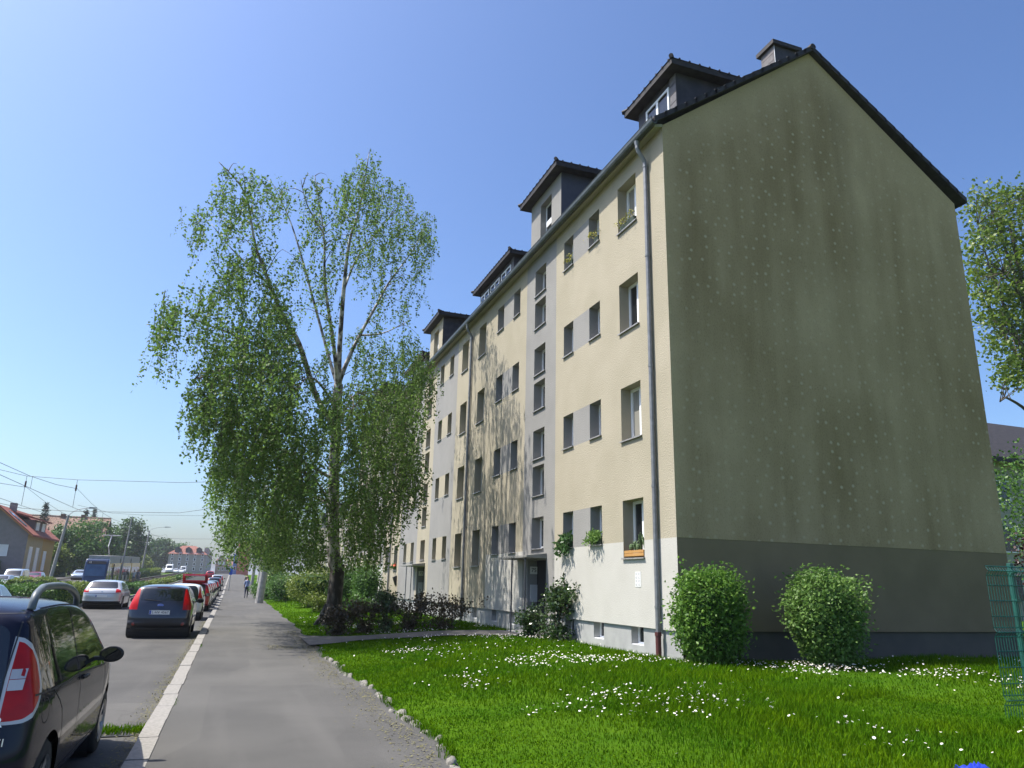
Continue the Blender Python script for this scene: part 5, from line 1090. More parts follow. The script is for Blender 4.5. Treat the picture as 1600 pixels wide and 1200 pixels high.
# hedges of the tram median
def hedge(label,x0,x1,y0,y1,h,n,ls,leafm,seed,round_=.12):
    q=np.random.default_rng(seed); cx,cy=(x0+x1)/2,(y0+y1)/2; z0=gz(cy); t=thing('hedge',label,'hedge',(cx,cy,z0))
    bm=bmesh.new(); bmesh.ops.create_grid(bm,x_segments=1,y_segments=1,size=1); bm.clear()
    def hz(y): return gz(y)+h*(1+.07*math.sin(y*1.3+seed)+.05*math.sin(y*3.1))
    m=MB(); ny=max(2,int((y1-y0)/1.2)); prof=[(0,-.2),(0,.45),(.02,.75),(.12,.93),(.5,.98),(.88,.93),(.98,.75),(1,.45),(1,-.2)]
    for i in range(ny):
        a,b=y0+(y1-y0)*i/ny,y0+(y1-y0)*(i+1)/ny
        for k in range(len(prof)-1):
            (u,v),(u2,v2)=prof[k],prof[k+1]; X=lambda u: x0+.06+(x1-x0-.12)*u
            def Z(v,y): return gz(y)+(hz(y)-gz(y))*v if v>0 else gz(y)+v
            m.quad((X(u),a,Z(v,a)),(X(u2),a,Z(v2,a)),(X(u2),b,Z(v2,b)),(X(u),b,Z(v,b)))
    for yy in (y0,y1): m.quad(*[(x0+.06+(x1-x0-.12)*u,yy,(gz(yy)+(hz(yy)-gz(yy))*v) if v>0 else gz(yy)+v) for u,v in prof])
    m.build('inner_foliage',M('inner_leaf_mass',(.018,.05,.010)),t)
    y=q.uniform(y0,y1,n); s=q.uniform(size=n); u=np.where(s<.32,0,np.where(s<.5,1,q.uniform(0,1,n))); v=np.where(s<.5,q.uniform(0.05,.95,n),1.0)
    e=q.uniform(size=n)<.12; y=np.where(e,np.where(q.uniform(size=n)<.8,y0,y1),y); u=np.where(e,q.uniform(0,1,n),u); v=np.where(e,q.uniform(0,1,n),v)
    H=np.array([hz(a)-gz(a) for a in y]); G=np.array([gz(a) for a in y]); v=v*(1-.10*np.clip(np.abs(u-.5)*2-.7,0,1)/.3)
    P=np.stack([x0+(x1-x0)*u,y,G+H*v],1)+q.normal(size=(n,3))*ls*.4; link('foliage',mesh_np('foliage',leaf_quads(P,ls,droop=.0,aspect=.6),4),leafm,t)
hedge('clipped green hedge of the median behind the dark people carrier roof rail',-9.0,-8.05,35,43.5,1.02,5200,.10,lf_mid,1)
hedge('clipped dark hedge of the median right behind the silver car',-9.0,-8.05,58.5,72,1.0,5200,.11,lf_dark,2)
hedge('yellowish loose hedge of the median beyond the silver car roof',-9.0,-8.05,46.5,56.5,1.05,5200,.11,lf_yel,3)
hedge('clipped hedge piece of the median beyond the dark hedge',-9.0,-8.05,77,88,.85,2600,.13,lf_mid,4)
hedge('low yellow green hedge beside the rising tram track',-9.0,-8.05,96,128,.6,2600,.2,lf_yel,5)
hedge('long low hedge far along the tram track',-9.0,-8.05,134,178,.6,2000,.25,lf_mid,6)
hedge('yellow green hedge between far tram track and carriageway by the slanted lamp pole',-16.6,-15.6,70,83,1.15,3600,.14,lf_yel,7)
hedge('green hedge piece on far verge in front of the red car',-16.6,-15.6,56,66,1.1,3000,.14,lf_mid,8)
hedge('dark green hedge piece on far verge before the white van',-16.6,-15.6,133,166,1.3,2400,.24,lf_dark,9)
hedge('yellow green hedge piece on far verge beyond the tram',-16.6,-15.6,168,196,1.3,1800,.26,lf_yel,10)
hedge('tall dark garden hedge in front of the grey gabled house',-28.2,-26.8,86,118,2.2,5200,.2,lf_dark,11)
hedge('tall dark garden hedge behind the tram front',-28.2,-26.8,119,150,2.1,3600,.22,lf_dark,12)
# trees across the street
def fartree(label,px,py_top,x,wpx,leafm,seed,nleaf=2600,ls=.5,squat=1.,low=.16):
    p=atx(px,py_top,x); y=float(p[1]); z0=gz(y); h=float(p[2])-z0; w=wpx/1350*math.hypot(x,y)/2*.92
    tree(label,x,y,h,[(0,0,h*.56,w,w,h*.36),(-w*.4,.5,h*.42,w*.7,w*.8,h*.30),(w*.45,-.5,h*.40,w*.65,w*.7,h*.28),(w*.1,0,h*.76,w*.62,w*.6,h*.22),(-.1*w,-w*.3,h*.26,w*.8,w*.7,h*.2)],nleaf,ls,leafm,.25,clump=w*.26,seed=seed)
fartree('broad light green tree in front of the brown tiled roof',122,812,-28.5,92,lf_mid,21,9000,.5)
fartree('dark tree left of the light green tree by the garden',98,820,-27.6,44,lf_dark,22,4500,.45)
fartree('yellowish bushy tree beside the slanted lamp pole',92,846,-27.2,40,lf_yel,23,4000,.36)
fartree('light green tree directly behind the tram roof',160,813,-28.5,60,lf_mid,24,6500,.55)
fartree('tall dark tree behind the tram with pointed top',206,807,-28,62,lf_dark,25,7500,.62)
fartree('big dark round tree behind the white van',253,838,-30,52,lf_dark,26,6500,.9)
fartree('green tree right of the big dark tree before pale flats',281,846,-29,44,lf_mid,27,5000,.9)
fartree('low dark tree at right end of the far tree row',293,858,-28,26,lf_dark,28,2600,.9)
fartree('light shrub tree by the tram rear end',224,868,-27,30,lf_yel,29,2600,.5)
def conifer(label,px,py,x,wpx,seed):
    q=np.random.default_rng(seed); p=atx(px,py,x); y=float(p[1]); z0=gz(y); h=float(p[2])-z0; w=wpx/1350*math.hypot(x,y)/2; t=thing('conifer',label,'tree',(x,y,z0))
    MB().tube([(x,y,z0-.3),(x,y,z0+h)],[.25,.03],7).build('trunk',mt_bark,t); P=[]
    for i in range(95):
        u=q.uniform(0,1)**.8; zz=z0+h*(.35+.64*u); rr=w*(1-u)*1.0+.25; a=q.uniform(0,6.283); k=16; s=np.linspace(.15,1,k)[:,None]; d=np.array([math.cos(a)*rr,math.sin(a)*rr,rr*.28]); P.append(np.array([x,y,zz])+s*d+q.normal(size=(k,3))*.16)
    link('crown',mesh_np('crown',leaf_quads(np.concatenate(P),.42,droop=.1,aspect=.4),4),lf_con,t)
conifer('dark spruce top rising behind the grey gabled house roof',73,787,-38,26,1)
conifer('dark spruce left of the two behind the light green tree',136,797,-36,10,2)
conifer('small dark spruce right of the two behind the light green tree',149,796,-36,13,3)
# ------------------------------------------------------------------ small things on the house front
def pot_plant(par, x,y,z,r,h,n,ls,leafm,potm,spiky=False,seed=1):
    b=MB().lathe([(r*.75,0),(r,h),(r*1.08,h),(r*1.08,h*.86)],(x,y,z),12); b.lathe([(0,h*.9),(r,h*.9)],(x,y,z),12); return b.build('pot',potm,par)
box=thing('window_box','wooden window box with cactus pots on the ground floor corner window sill','window box',(8.5,14.95,2.27))
b=MB(); b.box((8.40,14.53,2.27),(8.62,15.40,2.285)); b.box((8.385,14.53,2.285),(8.40,15.40,2.345)); b.box((8.385,14.53,2.352),(8.40,15.40,2.41)); b.box((8.60,14.53,2.285),(8.615,15.40,2.41)); b.box((8.40,14.53,2.285),(8.60,14.545,2.41)); b.box((8.40,15.385,2.285),(8.60,15.40,2.41))
b.build('box',M('honey_wood',(.48,.27,.09),(.38,.19,.06),scale=6,rough=.6,stretch=(1,.2,6)),box)
mt_ca=M('cactus_green',(.06,.11,.04),(.12,.17,.07),scale=20,rough=.7)
def pot(label,y,r,h,potm,kind):
    t=thing('potted_cactus',label,'potted plant',(8.5,y,2.30)); MB().lathe([(0,.0),(r*.75,0),(r,h),(r*1.1,h),(r*1.1,h*.8),(r,h*.8)],(8.5,y,2.31),12).build('pot',potm,t)
    b=MB(); q=np.random.default_rng(int(y*100))
    if kind=='tall':
        for i in range(7): a=q.uniform(0,6.28); l=q.uniform(.22,.40); b.tube([(8.5,y,2.31+h),(8.5+math.cos(a)*.04,y+math.sin(a)*.05,2.31+h+l*.6),(8.5+math.cos(a)*.09,y+math.sin(a)*.11,2.31+h+l)],[.022,.025,.012],7)
    elif kind=='fan':
        for i in range(12): a=q.uniform(0,6.28); l=q.uniform(.12,.26); b.tube([(8.5,y,2.31+h),(8.5+math.cos(a)*.05,y+math.sin(a)*.05,2.31+h+l*.8),(8.5+math.cos(a)*.10,y+math.sin(a)*.1,2.31+h+l)],[.012,.012,.005],5)
    else: b.lathe([(.0,.0),(r*.9,.02),(r*1.05,.07),(r*.8,.13),(0,.15)],(8.5,y,2.31+h),12)
    b.build('cactus',mt_ca,t)
terra=M('orange_pot',(.55,.22,.03),rough=.5); cer=M('white_pot',(.6,.6,.58),rough=.4); tc_=M('terracotta_pot',(.42,.26,.16),rough=.8)
pot('round cactus in an orange pot at left of the window box',15.26,.055,.11,terra,'round'); pot('grey cactus in a white pot second from left in the window box',15.09,.05,.10,cer,'fan'); pot('small cactus in a white pot in middle of the window box',14.96,.05,.10,cer,'round'); pot('tall branching cactus in a terracotta pot in the window box',14.81,.06,.11,tc_,'tall'); pot('slender cactus in a pale pot at right of the window box',14.64,.055,.11,cer,'tall')
def trail(label,y0,y1,z,n,ls,drop,leafm,seed,flower=None):
    q=np.random.default_rng(seed); t=thing('flower_box',label,'flower box',(8.5,(y0+y1)/2,z)); b=MB(); b.prism([(8.40,z+.005),(8.56,z+.005),(8.58,z+.15),(8.38,z+.15)],1,y0+.03,y1-.03); b.build('trough',M('green_trough',(.05,.07,.05),rough=.6),t)
    P=[]
    for i in range(n//14):
        y=q.uniform(y0,y1); a=q.uniform(0,1); k=14; s=np.linspace(.1,1,k); out=q.uniform(.05,.28); rise=q.uniform(.02,.22)
        P.append(np.stack([8.42-out*s+0*s,y+q.normal(0,.10)*s,z+.14+rise*np.sin(s*3.1)-drop*q.uniform(.2,1)*s**2],1)+q.normal(size=(k,3))*.018)
    P=np.concatenate(P); link('foliage',mesh_np('foliage',leaf_quads(P,ls,droop=.35,aspect=.45),4),leafm,t)
    if flower:
        Pf=np.stack([8.36+q.normal(0,.05,26),q.uniform(y0,y1,26),z+.25+q.normal(0,.07,26)],1); link('flowers',mesh_np('flowers',leaf_quads(Pf,.09,aspect=1.),4),flower,t)
lf_sp=M('trailing_leaf',(.03,.075,.02),(.10,.19,.06),island=True,rough=.4,trans=.3)
trail('dark trailing plant spilling from ground floor window nearest door 75',18.26,18.83,2.62,420,.14,.42,lf_sp,1); trail('pale leaved plant on the ground floor window next to the corner window',16.58,17.10,2.62,420,.09,.14,lf_wax,2)
for lab,y0,y1,z,s in (('yellow flower box on the top floor corner window sill',14.6,15.35,10.39,3),('small yellow plant on top floor narrow window next to corner window',16.55,16.85,10.75,4),('small yellow plant on top floor narrow window nearest the stair windows',18.25,18.5,10.75,5)): trail(lab,y0,y1,z,150 if s>3 else 170,.05,.05,M('yellow_plant',(.25,.25,.02),(.45,.40,.03),island=True,rough=.6),s)
trail('red geranium box on a ground floor window left of the third rain pipe',42.9-1.75,42.9-.9,2.25,160,.12,.12,lf_mid,6,M('red_petal',(.6,.05,.02),rough=.6))
nt_=thing('paper_notice','white printed notice grid stuck below the corner window','notice',(8.398,14.83,1.8)); MB().box((8.392,14.69,1.62),(8.399,14.93,1.94)).build('sheet',mt_plate,nt_)
b=MB()
for r_ in range(4):
    for c_ in range(2):
        y=14.925-.115*c_; z=1.925-.075*r_
        for k in range(3): b.quad((8.3905,y-.012,z-.012-.017*k),(8.3905,y-.095+.03*(k%2),z-.012-.017*k),(8.3905,y-.095+.03*(k%2),z-.022-.017*k),(8.3905,y-.012,z-.022-.017*k))
b.build('printed_lines',M('print_grey',(.35,.35,.36),rough=.6),nt_,fix=False)
vt=thing('wall_lamp','small dark wall lamp beside the third rain pipe','wall lamp',(8.35,41.0,1.7)); MB().prism([(8.20,1.85),(8.40,1.95),(8.40,1.45),(8.36,1.42)],1,40.9,41.15).build('shade',mt_black,vt)
# ------------------------------------------------------------------ green mesh fence at right
ft=thing('mesh_fence','green welded mesh fence panel on a green post at right','fence',(10.2,7.45,.05))
mg=M('fence_green',(.006,.085,.065),(.004,.06,.046),scale=9,rough=.4,spec=.5,coat=.3)
b=MB(); x0,x1,fy=9.55,12.1,7.45; zt=1.98; zb=.06
folds=[1.93,1.14,.30]
def off(z): return -.045*max(0,1-min(abs(z-f) for f in folds)/.06)
zl=sorted({zb,zt,*[f+d for f in folds for d in (-.06,0,.045) if zb<f+d<zt]})
x=x0
while x<=x1+.001: b.tube([(x,fy+off(z),z) for z in zl],.005,5,cap=False); x+=.05
for z in [.07,.24,.36,.50,.70,.90,1.08,1.20,1.34,1.54,1.74,1.87,1.99]+folds:
    b.tube([(x0-.01,fy+off(z)-.005,z),(x1,fy+off(z)-.005,z)],.007,5,cap=False)
b.build('mesh_panel',mg,ft,fix=False)
p=MB(); p.box((10.06,fy+.02,-.1),(10.12,fy+.08,2.04)); po=p.build('post',mg,ft,bevel=.006)
for z in (.3,.75,1.14,1.55,1.93): MB().box((10.05,fy-.012,z-.025),(10.13,fy+.02,z+.02)).build('clamp',mg,po)
# blue bag
bg_=thing('blue_bag','crumpled bright blue plastic bag lying in the grass','bag',(6.75,5.55,.05)); m_=bmesh.new(); bmesh.ops.create_grid(m_,x_segments=26,y_segments=16,size=1)
q=np.random.default_rng(3)
for v in m_.verts:
    x,y=v.co.x,v.co.y; e=max(0,1-abs(x)**3)*max(0,1-abs(y)**3); v.co=(6.52+x*.22,5.46+y*.10+.03*math.sin(x*4),.035+.075*e+.02*math.sin(x*9+y*5)*e+.015*math.sin(y*17-x*7)*e+ ((.04)*math.exp(-((x+.9)**2+y*y)*9)))
me=bpy.data.meshes.new('sheet'); m_.to_mesh(me); m_.free(); link('sheet',me,M('blue_plastic',(.03,.06,.55),(.02,.04,.42),scale=9,rough=.3,trans=.15),bg_,smooth=True)
MB().tube([(6.34,5.46,.07),(6.31,5.44,.11),(6.29,5.46,.13),(6.30,5.48,.10),(6.35,5.49,.07)],.006,6).build('handle',MATS['blue_plastic'],bg_)
# ------------------------------------------------------------------ lamp poles and overhead line
def pole(label,x,y,h,lean=(0,0),arm=None,z=None,r=(.15,.085),mat=None):
    z0=gz(y) if z is None else z; t=thing('lamp_pole',label,'lamp pole',(x,y,z0)); tp=(x+lean[0],y+lean[1],z0+h)
    MB().tube([(x,y,z0-.3),tp],list(r),12).build('mast',mat or mt_conc,t); 
    if arm:
        a=[tp,(tp[0]+arm*.25,tp[1],tp[2]+.45),(tp[0]+arm*.6,tp[1],tp[2]+.72),(tp[0]+arm,tp[1],tp[2]+.85)]; MB().tube(smooth3(a,4),.035,6).build('arm',mt_zinc,t)
        MB().prism([(tp[0]+arm*.93,tp[2]+.76),(tp[0]+arm*1.3,tp[2]+.84),(tp[0]+arm*1.3,tp[2]+.92),(tp[0]+arm*.93,tp[2]+.94)],1,tp[1]-.12,tp[1]+.12).build('lamp_head',mt_zinc,t)
    return tp
p1=pole('thick leaning concrete pole standing at the lawn edge by the pavement',1.95,55.5,9.0,(.5,.3),arm=-2.0,r=(.27,.17))
MB().lathe([(.235,2.6),(.25,2.62),(.25,2.68),(.235,2.7)],(2.08,55.6,0),12)
p2=pole('second concrete pole along the pavement beyond the leaning one',2.75,86,9.0,(.45,0),arm=-2.0,r=(.25,.16)); pole('third concrete pole along the pavement under the dark tree',2.9,118,9,(.3,0),arm=-2,r=(.25,.16))
pl=atx(78,895,-17.2); lt=pole('slanted grey lamp pole with curved arm left of the tram',-17.2,float(pl[1]),7.35,(.75,0),arm=1.9,r=(.19,.11))
pm1=pole('grey mast rising behind the tram in the median',-12.1,98,7.9,(.35,0),r=(.11,.07)); pm2=pole('far lamp pole with arm between the tree groups',-17.2,170,9.0,(.4,0),arm=3.0,r=(.2,.12)); pm0=pole('slim dark signal mast in front of the tram side',-11.9,91,2.6,(0,0),r=(.06,.05),mat=mt_black)
wr=M('overhead_wire_metal',(.045,.045,.05),rough=.5)
def wire(label,pts,r=.013,cat='wire',name='overhead_wire'):
    o=MB().tube(pts,r,4).build(name,wr,fix=False); tag(o,label,cat,'overhead tram line wires')
def cat_(x,z0,z1,lo,hi,ys): return [(x,y,gz(y)*.8+z0+(z1-z0)*abs(2*(i%2)-0)/2*0+ (z1 if i%2==0 else z0)-z0) for i,y in enumerate(ys)]
YW=[20,58,95,132,170]
wire('contact wire over the nearer tram track',[(-10.6,y,6.0+gz(y)*.85) for y in (18,44,58,95,132,170,230)])
wire('contact wire over the farther tram track',[(-13.6,y,5.95+gz(y)*.85) for y in (18,44,58,95,132,170,230)])
def sag(x,zt,zb): 
    P=[]
    for a,b in zip(YW[:-1],YW[1:]):
        for k in range(6): t=k/6; y=a+(b-a)*t; P.append((x,y,zb+(zt-zb)*(2*t-1)**2+gz(y)*.85))
    return P
m1=sag(-10.6,7.3,6.5); m2=sag(-13.6,7.2,6.4)
wire('sagging carrier wire over the nearer tram track',m1); wire('sagging carrier wire over the farther tram track',m2)
def drops(x,P,cz,lab,ys):
    for i,y in enumerate(ys):
        zt=np.interp(y,[p[1] for p in P],[p[2] for p in P]); wire(lab,[(x,y,zt),(x,y,cz+gz(y)*.85)],.01,'dropper','wire_dropper')
drops(-10.6,m1,6.0,'short dropper between the two wires of the nearer track',(36,46,70,83)); drops(-13.6,m2,5.95,'short dropper between the two wires of the farther track',(36,46,70,83))
for i,(y,za,zb_,lab) in enumerate(((57.5,8.0,8.75,'upper cross wire spanning the street towards the birch'),(57.9,5.9,7.3,'lower cross wire spanning the street under the upper one'),(96,8.6,8.9,'cross wire spanning the street beyond the tram front'),(170,9.4,9.6,'far cross wire spanning the street by the pale flats'))):
    za+=0; P=[(-17.2,y,za+.6),(-13.6,y,za-.1),(-10.6,y,za-.15),(-4,y,za+.1),(2.4,y,zb_)]; wire(lab,[(a,b,c+(gz(y) if y>60 else 0)*0) for a,b,c in P],.014 if y<100 else .022,'wire','cross_wire')
for x,zt in ((-10.6,7.85),(-13.6,7.9)):
    t=thing('insulator','hanging insulator rod on the cross wire above the '+('nearer' if x>-12 else 'farther')+' tram track','insulator',(x,57.6,zt)); MB().tube([(x,57.6,zt),(x,57.6,6.0)],.014,5).build('rod',wr,t); MB().lathe([(.02,0),(.055,.03),(.055,.4),(.02,.45)],(x,57.6,zt-.75),8).build('insulator_body',M('insulator_brown',(.06,.03,.025),rough=.3),t)
# parking sign
sg=thing('parking_sign','small blue sign on a thin pole at the kerb edge','sign',(-.12,92,gz(92))); z0=gz(92); MB().tube([(-.12,92,z0-.2),(-.12,92,z0+2.75)],.035,8).build('pole',mt_zinc,sg); MB().box((-.29,91.96,z0+1.75),(.05,91.99,z0+2.45)).build('sign_plate',M('sign_blue',(.02,.08,.45),rough=.4),sg); MB().box((-.29,91.96,z0+2.5),(.05,91.99,z0+2.75)).build('white_plate',mt_plate,sg)
# ------------------------------------------------------------------ tram
tx=-13.6; p=atx(148,900,tx); ty=float(p[1])
tm=thing('tram','low floor tram with dark blue front and cream side with yellow band','tram',(tx,ty,gz(ty)))
tb=M('tram_dark_blue',(.012,.025,.07),rough=.25,coat=.8); tcx=M('tram_cream',(.55,.50,.40),(.50,.46,.38),scale=2,rough=.4,coat=.4); ty_=M('tram_yellow',(.62,.36,.03),rough=.4,coat=.4); tg=M('tram_roof_grey',(.38,.37,.34),(.30,.29,.27),scale=3,rough=.6)
Wt=1.12; 
def zg(y): return gz(y)*1.0-.0
segs=[(0,9.6),(10.2,19.5),(20.1,29.4)]
for k,(a,b_) in enumerate(segs):
    ya,yb=ty+a,ty+b_; za=gz(ya); dz=(gz(yb)-za)/(yb-ya)
    def sl(P): return [(x,y,z+za+dz*(y-ya)) for x,y,z in P]
    def slab(nm,mat,x0,x1,y0,y1,z0,z1,par=tm):
        m=MB().box((x0,y0,z0),(x1,y1,z1)); m.v=sl(m.v); return m.build(nm,mat,par,bevel=.03)
    y0=ya+(1.0 if k==0 else 0)
    bo_=slab('car_body',tcx if k<2 else ty_,-Wt+tx,Wt+tx,y0,yb,.28,2.45 if k<2 else 2.45); slab('side_band',ty_,-Wt+tx-.012,Wt+tx+.012,y0+.05,yb-.05,2.2,2.62); slab('roof_housing',tg,-Wt+.12+tx,Wt-.12+tx,y0+.1,yb-.1,2.62,3.42)
    n=5
    for i in range(n):
        wy=y0+.5+(yb-y0-.9)*i/n; slab('side_window',mt_glass,tx+Wt+.004,tx+Wt+.02,wy,wy+(yb-y0)/n-.45,1.15 if i%2 else .55,2.1)
    if k<2: slab('bellows',mt_black,tx-Wt+.1,tx+Wt-.1,yb,yb+.6,.4,3.1)
nose=MB(); nose.prism([(ty-.35,.30),(ty-.42,.75),(ty-.30,1.25),(ty+.15,2.75),(ty+.35,3.05),(ty+1.0,3.1),(ty+1.0,.28)],0,tx-Wt,tx+Wt); nose.v=[(x,y,z+gz(ty)) for x,y,z in nose.v]; no_=nose.build('cab',tb,tm,bevel=.12)
g=MB(); zz=gz(ty); g.quad((tx-.95,ty-.315,1.3+zz),(tx+.95,ty-.315,1.3+zz),(tx+.90,ty+.03,2.5+zz),(tx-.90,ty+.03,2.5+zz)); 
g.v=[(x,y-.03,z) for x,y,z in g.v]; g.build('windscreen',M('tram_windscreen',(.02,.05,.11),(.03,.07,.15),scale=1.5,rough=.06,spec=.7),no_,fix=False)
g=MB().quad((tx-.9,ty+.01,2.56+zz),(tx+.9,ty+.01,2.56+zz),(tx+.86,ty+.09,2.84+zz),(tx-.86,ty+.09,2.84+zz)); g.v=[(x,y-.04,z) for x,y,z in g.v]; do_=g.build('destination_display',mt_black,no_,fix=False); lettering('12',.26,(tx-.62,ty-.008,2.70+zz),(1,0,0),(0,.28,1),mt_plate,do_,'route_number')
for sx in (-.7,.7): MB().lathe([(0,-.02),(.12,0)],(tx+sx,ty-.43,.75+zz),12,1).build('headlight',mt_clear,no_)
pg=MB(); yy=ty+7; z=gz(ty)+3.4; pg.tube([(tx,yy+1.2,z),(tx,yy-.9,z+1.2),(tx,yy+.3,z+2.45)],.06,5); pg.tube([(tx-.95,yy+.3,z+2.5),(tx+.95,yy+.3,z+2.5)],.05,5); pg.tube([(tx-.8,yy+.3,z+2.45),(tx+.8,yy+.3,z+2.45)],.03,5); pg.build('pantograph',mt_zinc,tm)
# ------------------------------------------------------------------ people
def person(label,x,y,z,head,shirt,trousers,hair,swing=1.,bag=None,group=None):
    t=thing('person',label,'person',(x,y,z),group)
    V=[(0,0,.93),(0,-.01,1.12),(0,.0,1.32),(0,.01,1.44),(0,.02,1.53),(0,.05,1.63),(0,.045,1.73)]; R=[(.15,.11),(.135,.10),(.16,.105),(.11,.08),(.052,.055),(.075,.092),(.055,.07)]; E_=[(i,i+1) for i in range(6)]
    def add(p,r,par): V.append(p); R.append((r,r)); E_.append((par,len(V)-1)); return len(V)-1
    for s in (-1,1):
        sw=.20*s*swing; h=add((s*.09,0,.86),.105,0); k=add((s*.10,sw*.75+.05,.49),.065,h); a=add((s*.10,sw*1.5-.03*abs(swing),.10),.04,k); f=add((s*.10,sw*1.5+.03,.045),.042,a); add((s*.105,sw*1.5+.16,.035),.032,f)
        sh=add((s*.185,0,1.38),.062,3); e=add((s*.225,-sw*.55,1.12),.042,sh); w_=add((s*.22,-sw*1.0+.06,.90),.028,e); hd=add((s*.22,-sw*1.05+.085,.82),.034,w_)
        for q in range(4): 
            f1=add((s*(.218),-sw*1.05+.06+.018*q+.01,.765),.0095,hd); add((s*.214,-sw*1.05+.07+.018*q+.012,.725+.006*abs(q-1.5)),.008,f1)
        th=add((s*.205,-sw*1.05+.125,.795),.010,hd)
    me=bpy.data.meshes.new('body'); me.from_pydata(V,E_,[]); o=bpy.data.objects.new('body',me); COL.objects.link(o); md=o.modifiers.new('skin','SKIN'); sk=me.skin_vertices[0].data
    for i,r_ in enumerate(R): sk[i].radius=r_
    sk[0].use_root=True; ss=o.modifiers.new('sub','SUBSURF'); ss.levels=1; ss.render_levels=1
    dg=bpy.context.evaluated_depsgraph_get(); me2=bpy.data.meshes.new_from_object(o.evaluated_get(dg)); bpy.data.objects.remove(o); bm=bmesh.new(); bm.from_mesh(me2)
    skin=M('skin',(.45,.27,.19),rough=.6)
    for f in bm.faces:
        c=f.calc_center_median(); f.material_index=0 if c.z>1.475 or (abs(c.x)>.17 and c.z<1.12 and c.z>.6) else (1 if c.z>.95 or abs(c.x)>.19 else (2 if c.z>.085 else 3)); f.smooth=True
    bmesh.ops.recalc_face_normals(bm,faces=bm.faces); bm.to_mesh(me2); bm.free(); me2.transform(Matrix.Translation((x,y,z))@Matrix.Rotation(head,4,'Z')); pass
    body=link('body',me2,[skin,shirt,trousers,mt_black],t); Rm=Matrix.Translation((x,y,z))@Matrix.Rotation(head,4,'Z')
    hm=bmesh.new(); bmesh.ops.create_uvsphere(hm,u_segments=12,v_segments=8,radius=1)
    bmesh.ops.delete(hm,geom=[v for v in hm.verts if v.co.z<-.35 or (v.co.y>.35 and v.co.z<.35)],context='VERTS')
    for v in hm.verts: v.co=(v.co.x*.088,.035+v.co.y*.105,1.69+v.co.z*.095)
    mh=bpy.data.meshes.new('hair'); hm.to_mesh(mh); hm.free(); mh.transform(Rm); link('hair',mh,hair,t,smooth=True)
    fb=MB(); fb.lathe([(0,.0),(.013,.01),(.009,.035),(0,.045)],(0,.142,1.645),8); fb.box((-.022,.132,1.60),(.022,.139,1.608)); fb.build('face_features',skin,t)
    for ob in list(t.children):
        if ob.name.startswith('face_features'): ob.data.transform(Rm)
    ey=MB()
    for s in (-1,1): ey.lathe([(0,.0),(.011,.004),(.011,.012),(0,.016)],(s*.031,.130,1.672),8)
    eo_=ey.build('eyes',mt_black,t); eo_.data.transform(Rm)
    if bag: b=MB().box((.20,-.12,.45),(.30,.14,.80)); b.v=[tuple(Rm@Vector(v)) for v in b.v]; tag(b.build('shoulder_bag',bag,bevel=.03),'dark bag carried by the pedestrian on the far pavement','bag')
    return t
wht=M('white_shirt',(.66,.66,.66),rough=.9); nav=M('navy_trousers',(.02,.025,.05),rough=.9); blk=M('black_cloth',(.018,.018,.02),rough=.9); hr=M('dark_hair',(.03,.02,.015),rough=.7); gr=M('grey_cloth',(.2,.2,.22),rough=.9); bl=M('light_blue_shirt',(.25,.3,.45),rough=.9)
person('pedestrian in a pale shirt and navy trousers walking away along the pavement',1.35,70,gz(70),0,bl,nav,hr,1.)
person('pedestrian in black clothes farther along the pavement under the trees',1.75,96,gz(96),0,blk,blk,hr,.8)
grp=None
for i,(dx,dy,sh,lab) in enumerate(((0,0,wht,'person in a white shirt nearest the tram rear doors'),(.9,1.5,gr,'person in grey clothes next to the white shirt by the tram'),(1.7,.3,wht,'person in white standing rightmost beside the tram end'))):
    p=atx(209+i*3.5,900,-11.9+dx*.1); y=float(p[1])+dy; person(lab,-11.9+dx*.1,y,gz(y),pi,sh,gr,hr,.2)
# ------------------------------------------------------------------ houses across the street
mt_redtile=M('red_roof_tile',(.20,.055,.035),(.27,.085,.055),scale=3,rough=.85,bump=.4,bscale=9); mt_browntile=M('mottled_brown_tile',(.14,.085,.06),(.30,.20,.15),scale=5,rough=.9,bump=.4,bscale=8,lo=.42,hi=.58)
wl_grey=M('grey_house_wall',(.22,.20,.20),(.19,.175,.175),scale=2,rough=.95); wl_cream=M('cream_house_wall',(.34,.29,.18),(.30,.26,.16),scale=2,rough=.95); wl_yel=M('yellow_house_wall',(.36,.25,.09),rough=.95); wl_pale=M('pale_flats_wall',(.36,.34,.29),(.31,.295,.255),scale=.6,rough=.95); mt_shut=M('white_shutter',(.66,.67,.68),rough=.6)
def flat_window(par,P,frame=mt_pvc,glass=mt_glass,name='window',n=(0,-1,0),t=.08,w=.06):
    # P: four corners of an upright rectangle, outward normal n
    a,b,c,d=[Vector(p) for p in P]; nn=Vector(n)
    m=MB()
    ux=(b-a).normalized()*w; uz=(d-a).normalized()*w
    for q in ((a,b,b+uz,a+uz),(d-uz,c-uz,c,d),(a+uz,a+ux+uz,d+ux-uz,d-uz),(b-ux+uz,b+uz,c-uz,c-ux-uz)):
        k=len(m.v); m.v+=[tuple(v+nn*t) for v in q]+[tuple(v-nn*.02) for v in q]
        for f in ((0,1,2,3),(0,4,5,1),(1,5,6,2),(2,6,7,3),(3,7,4,0)): m.f.append(tuple(k+i for i in f)); m.m.append(0)
    o=m.build(name,frame,par); MB().quad(*[tuple(v+nn*.02) for v in (a,b,c,d)]).build('pane',glass,o,fix=False); return o
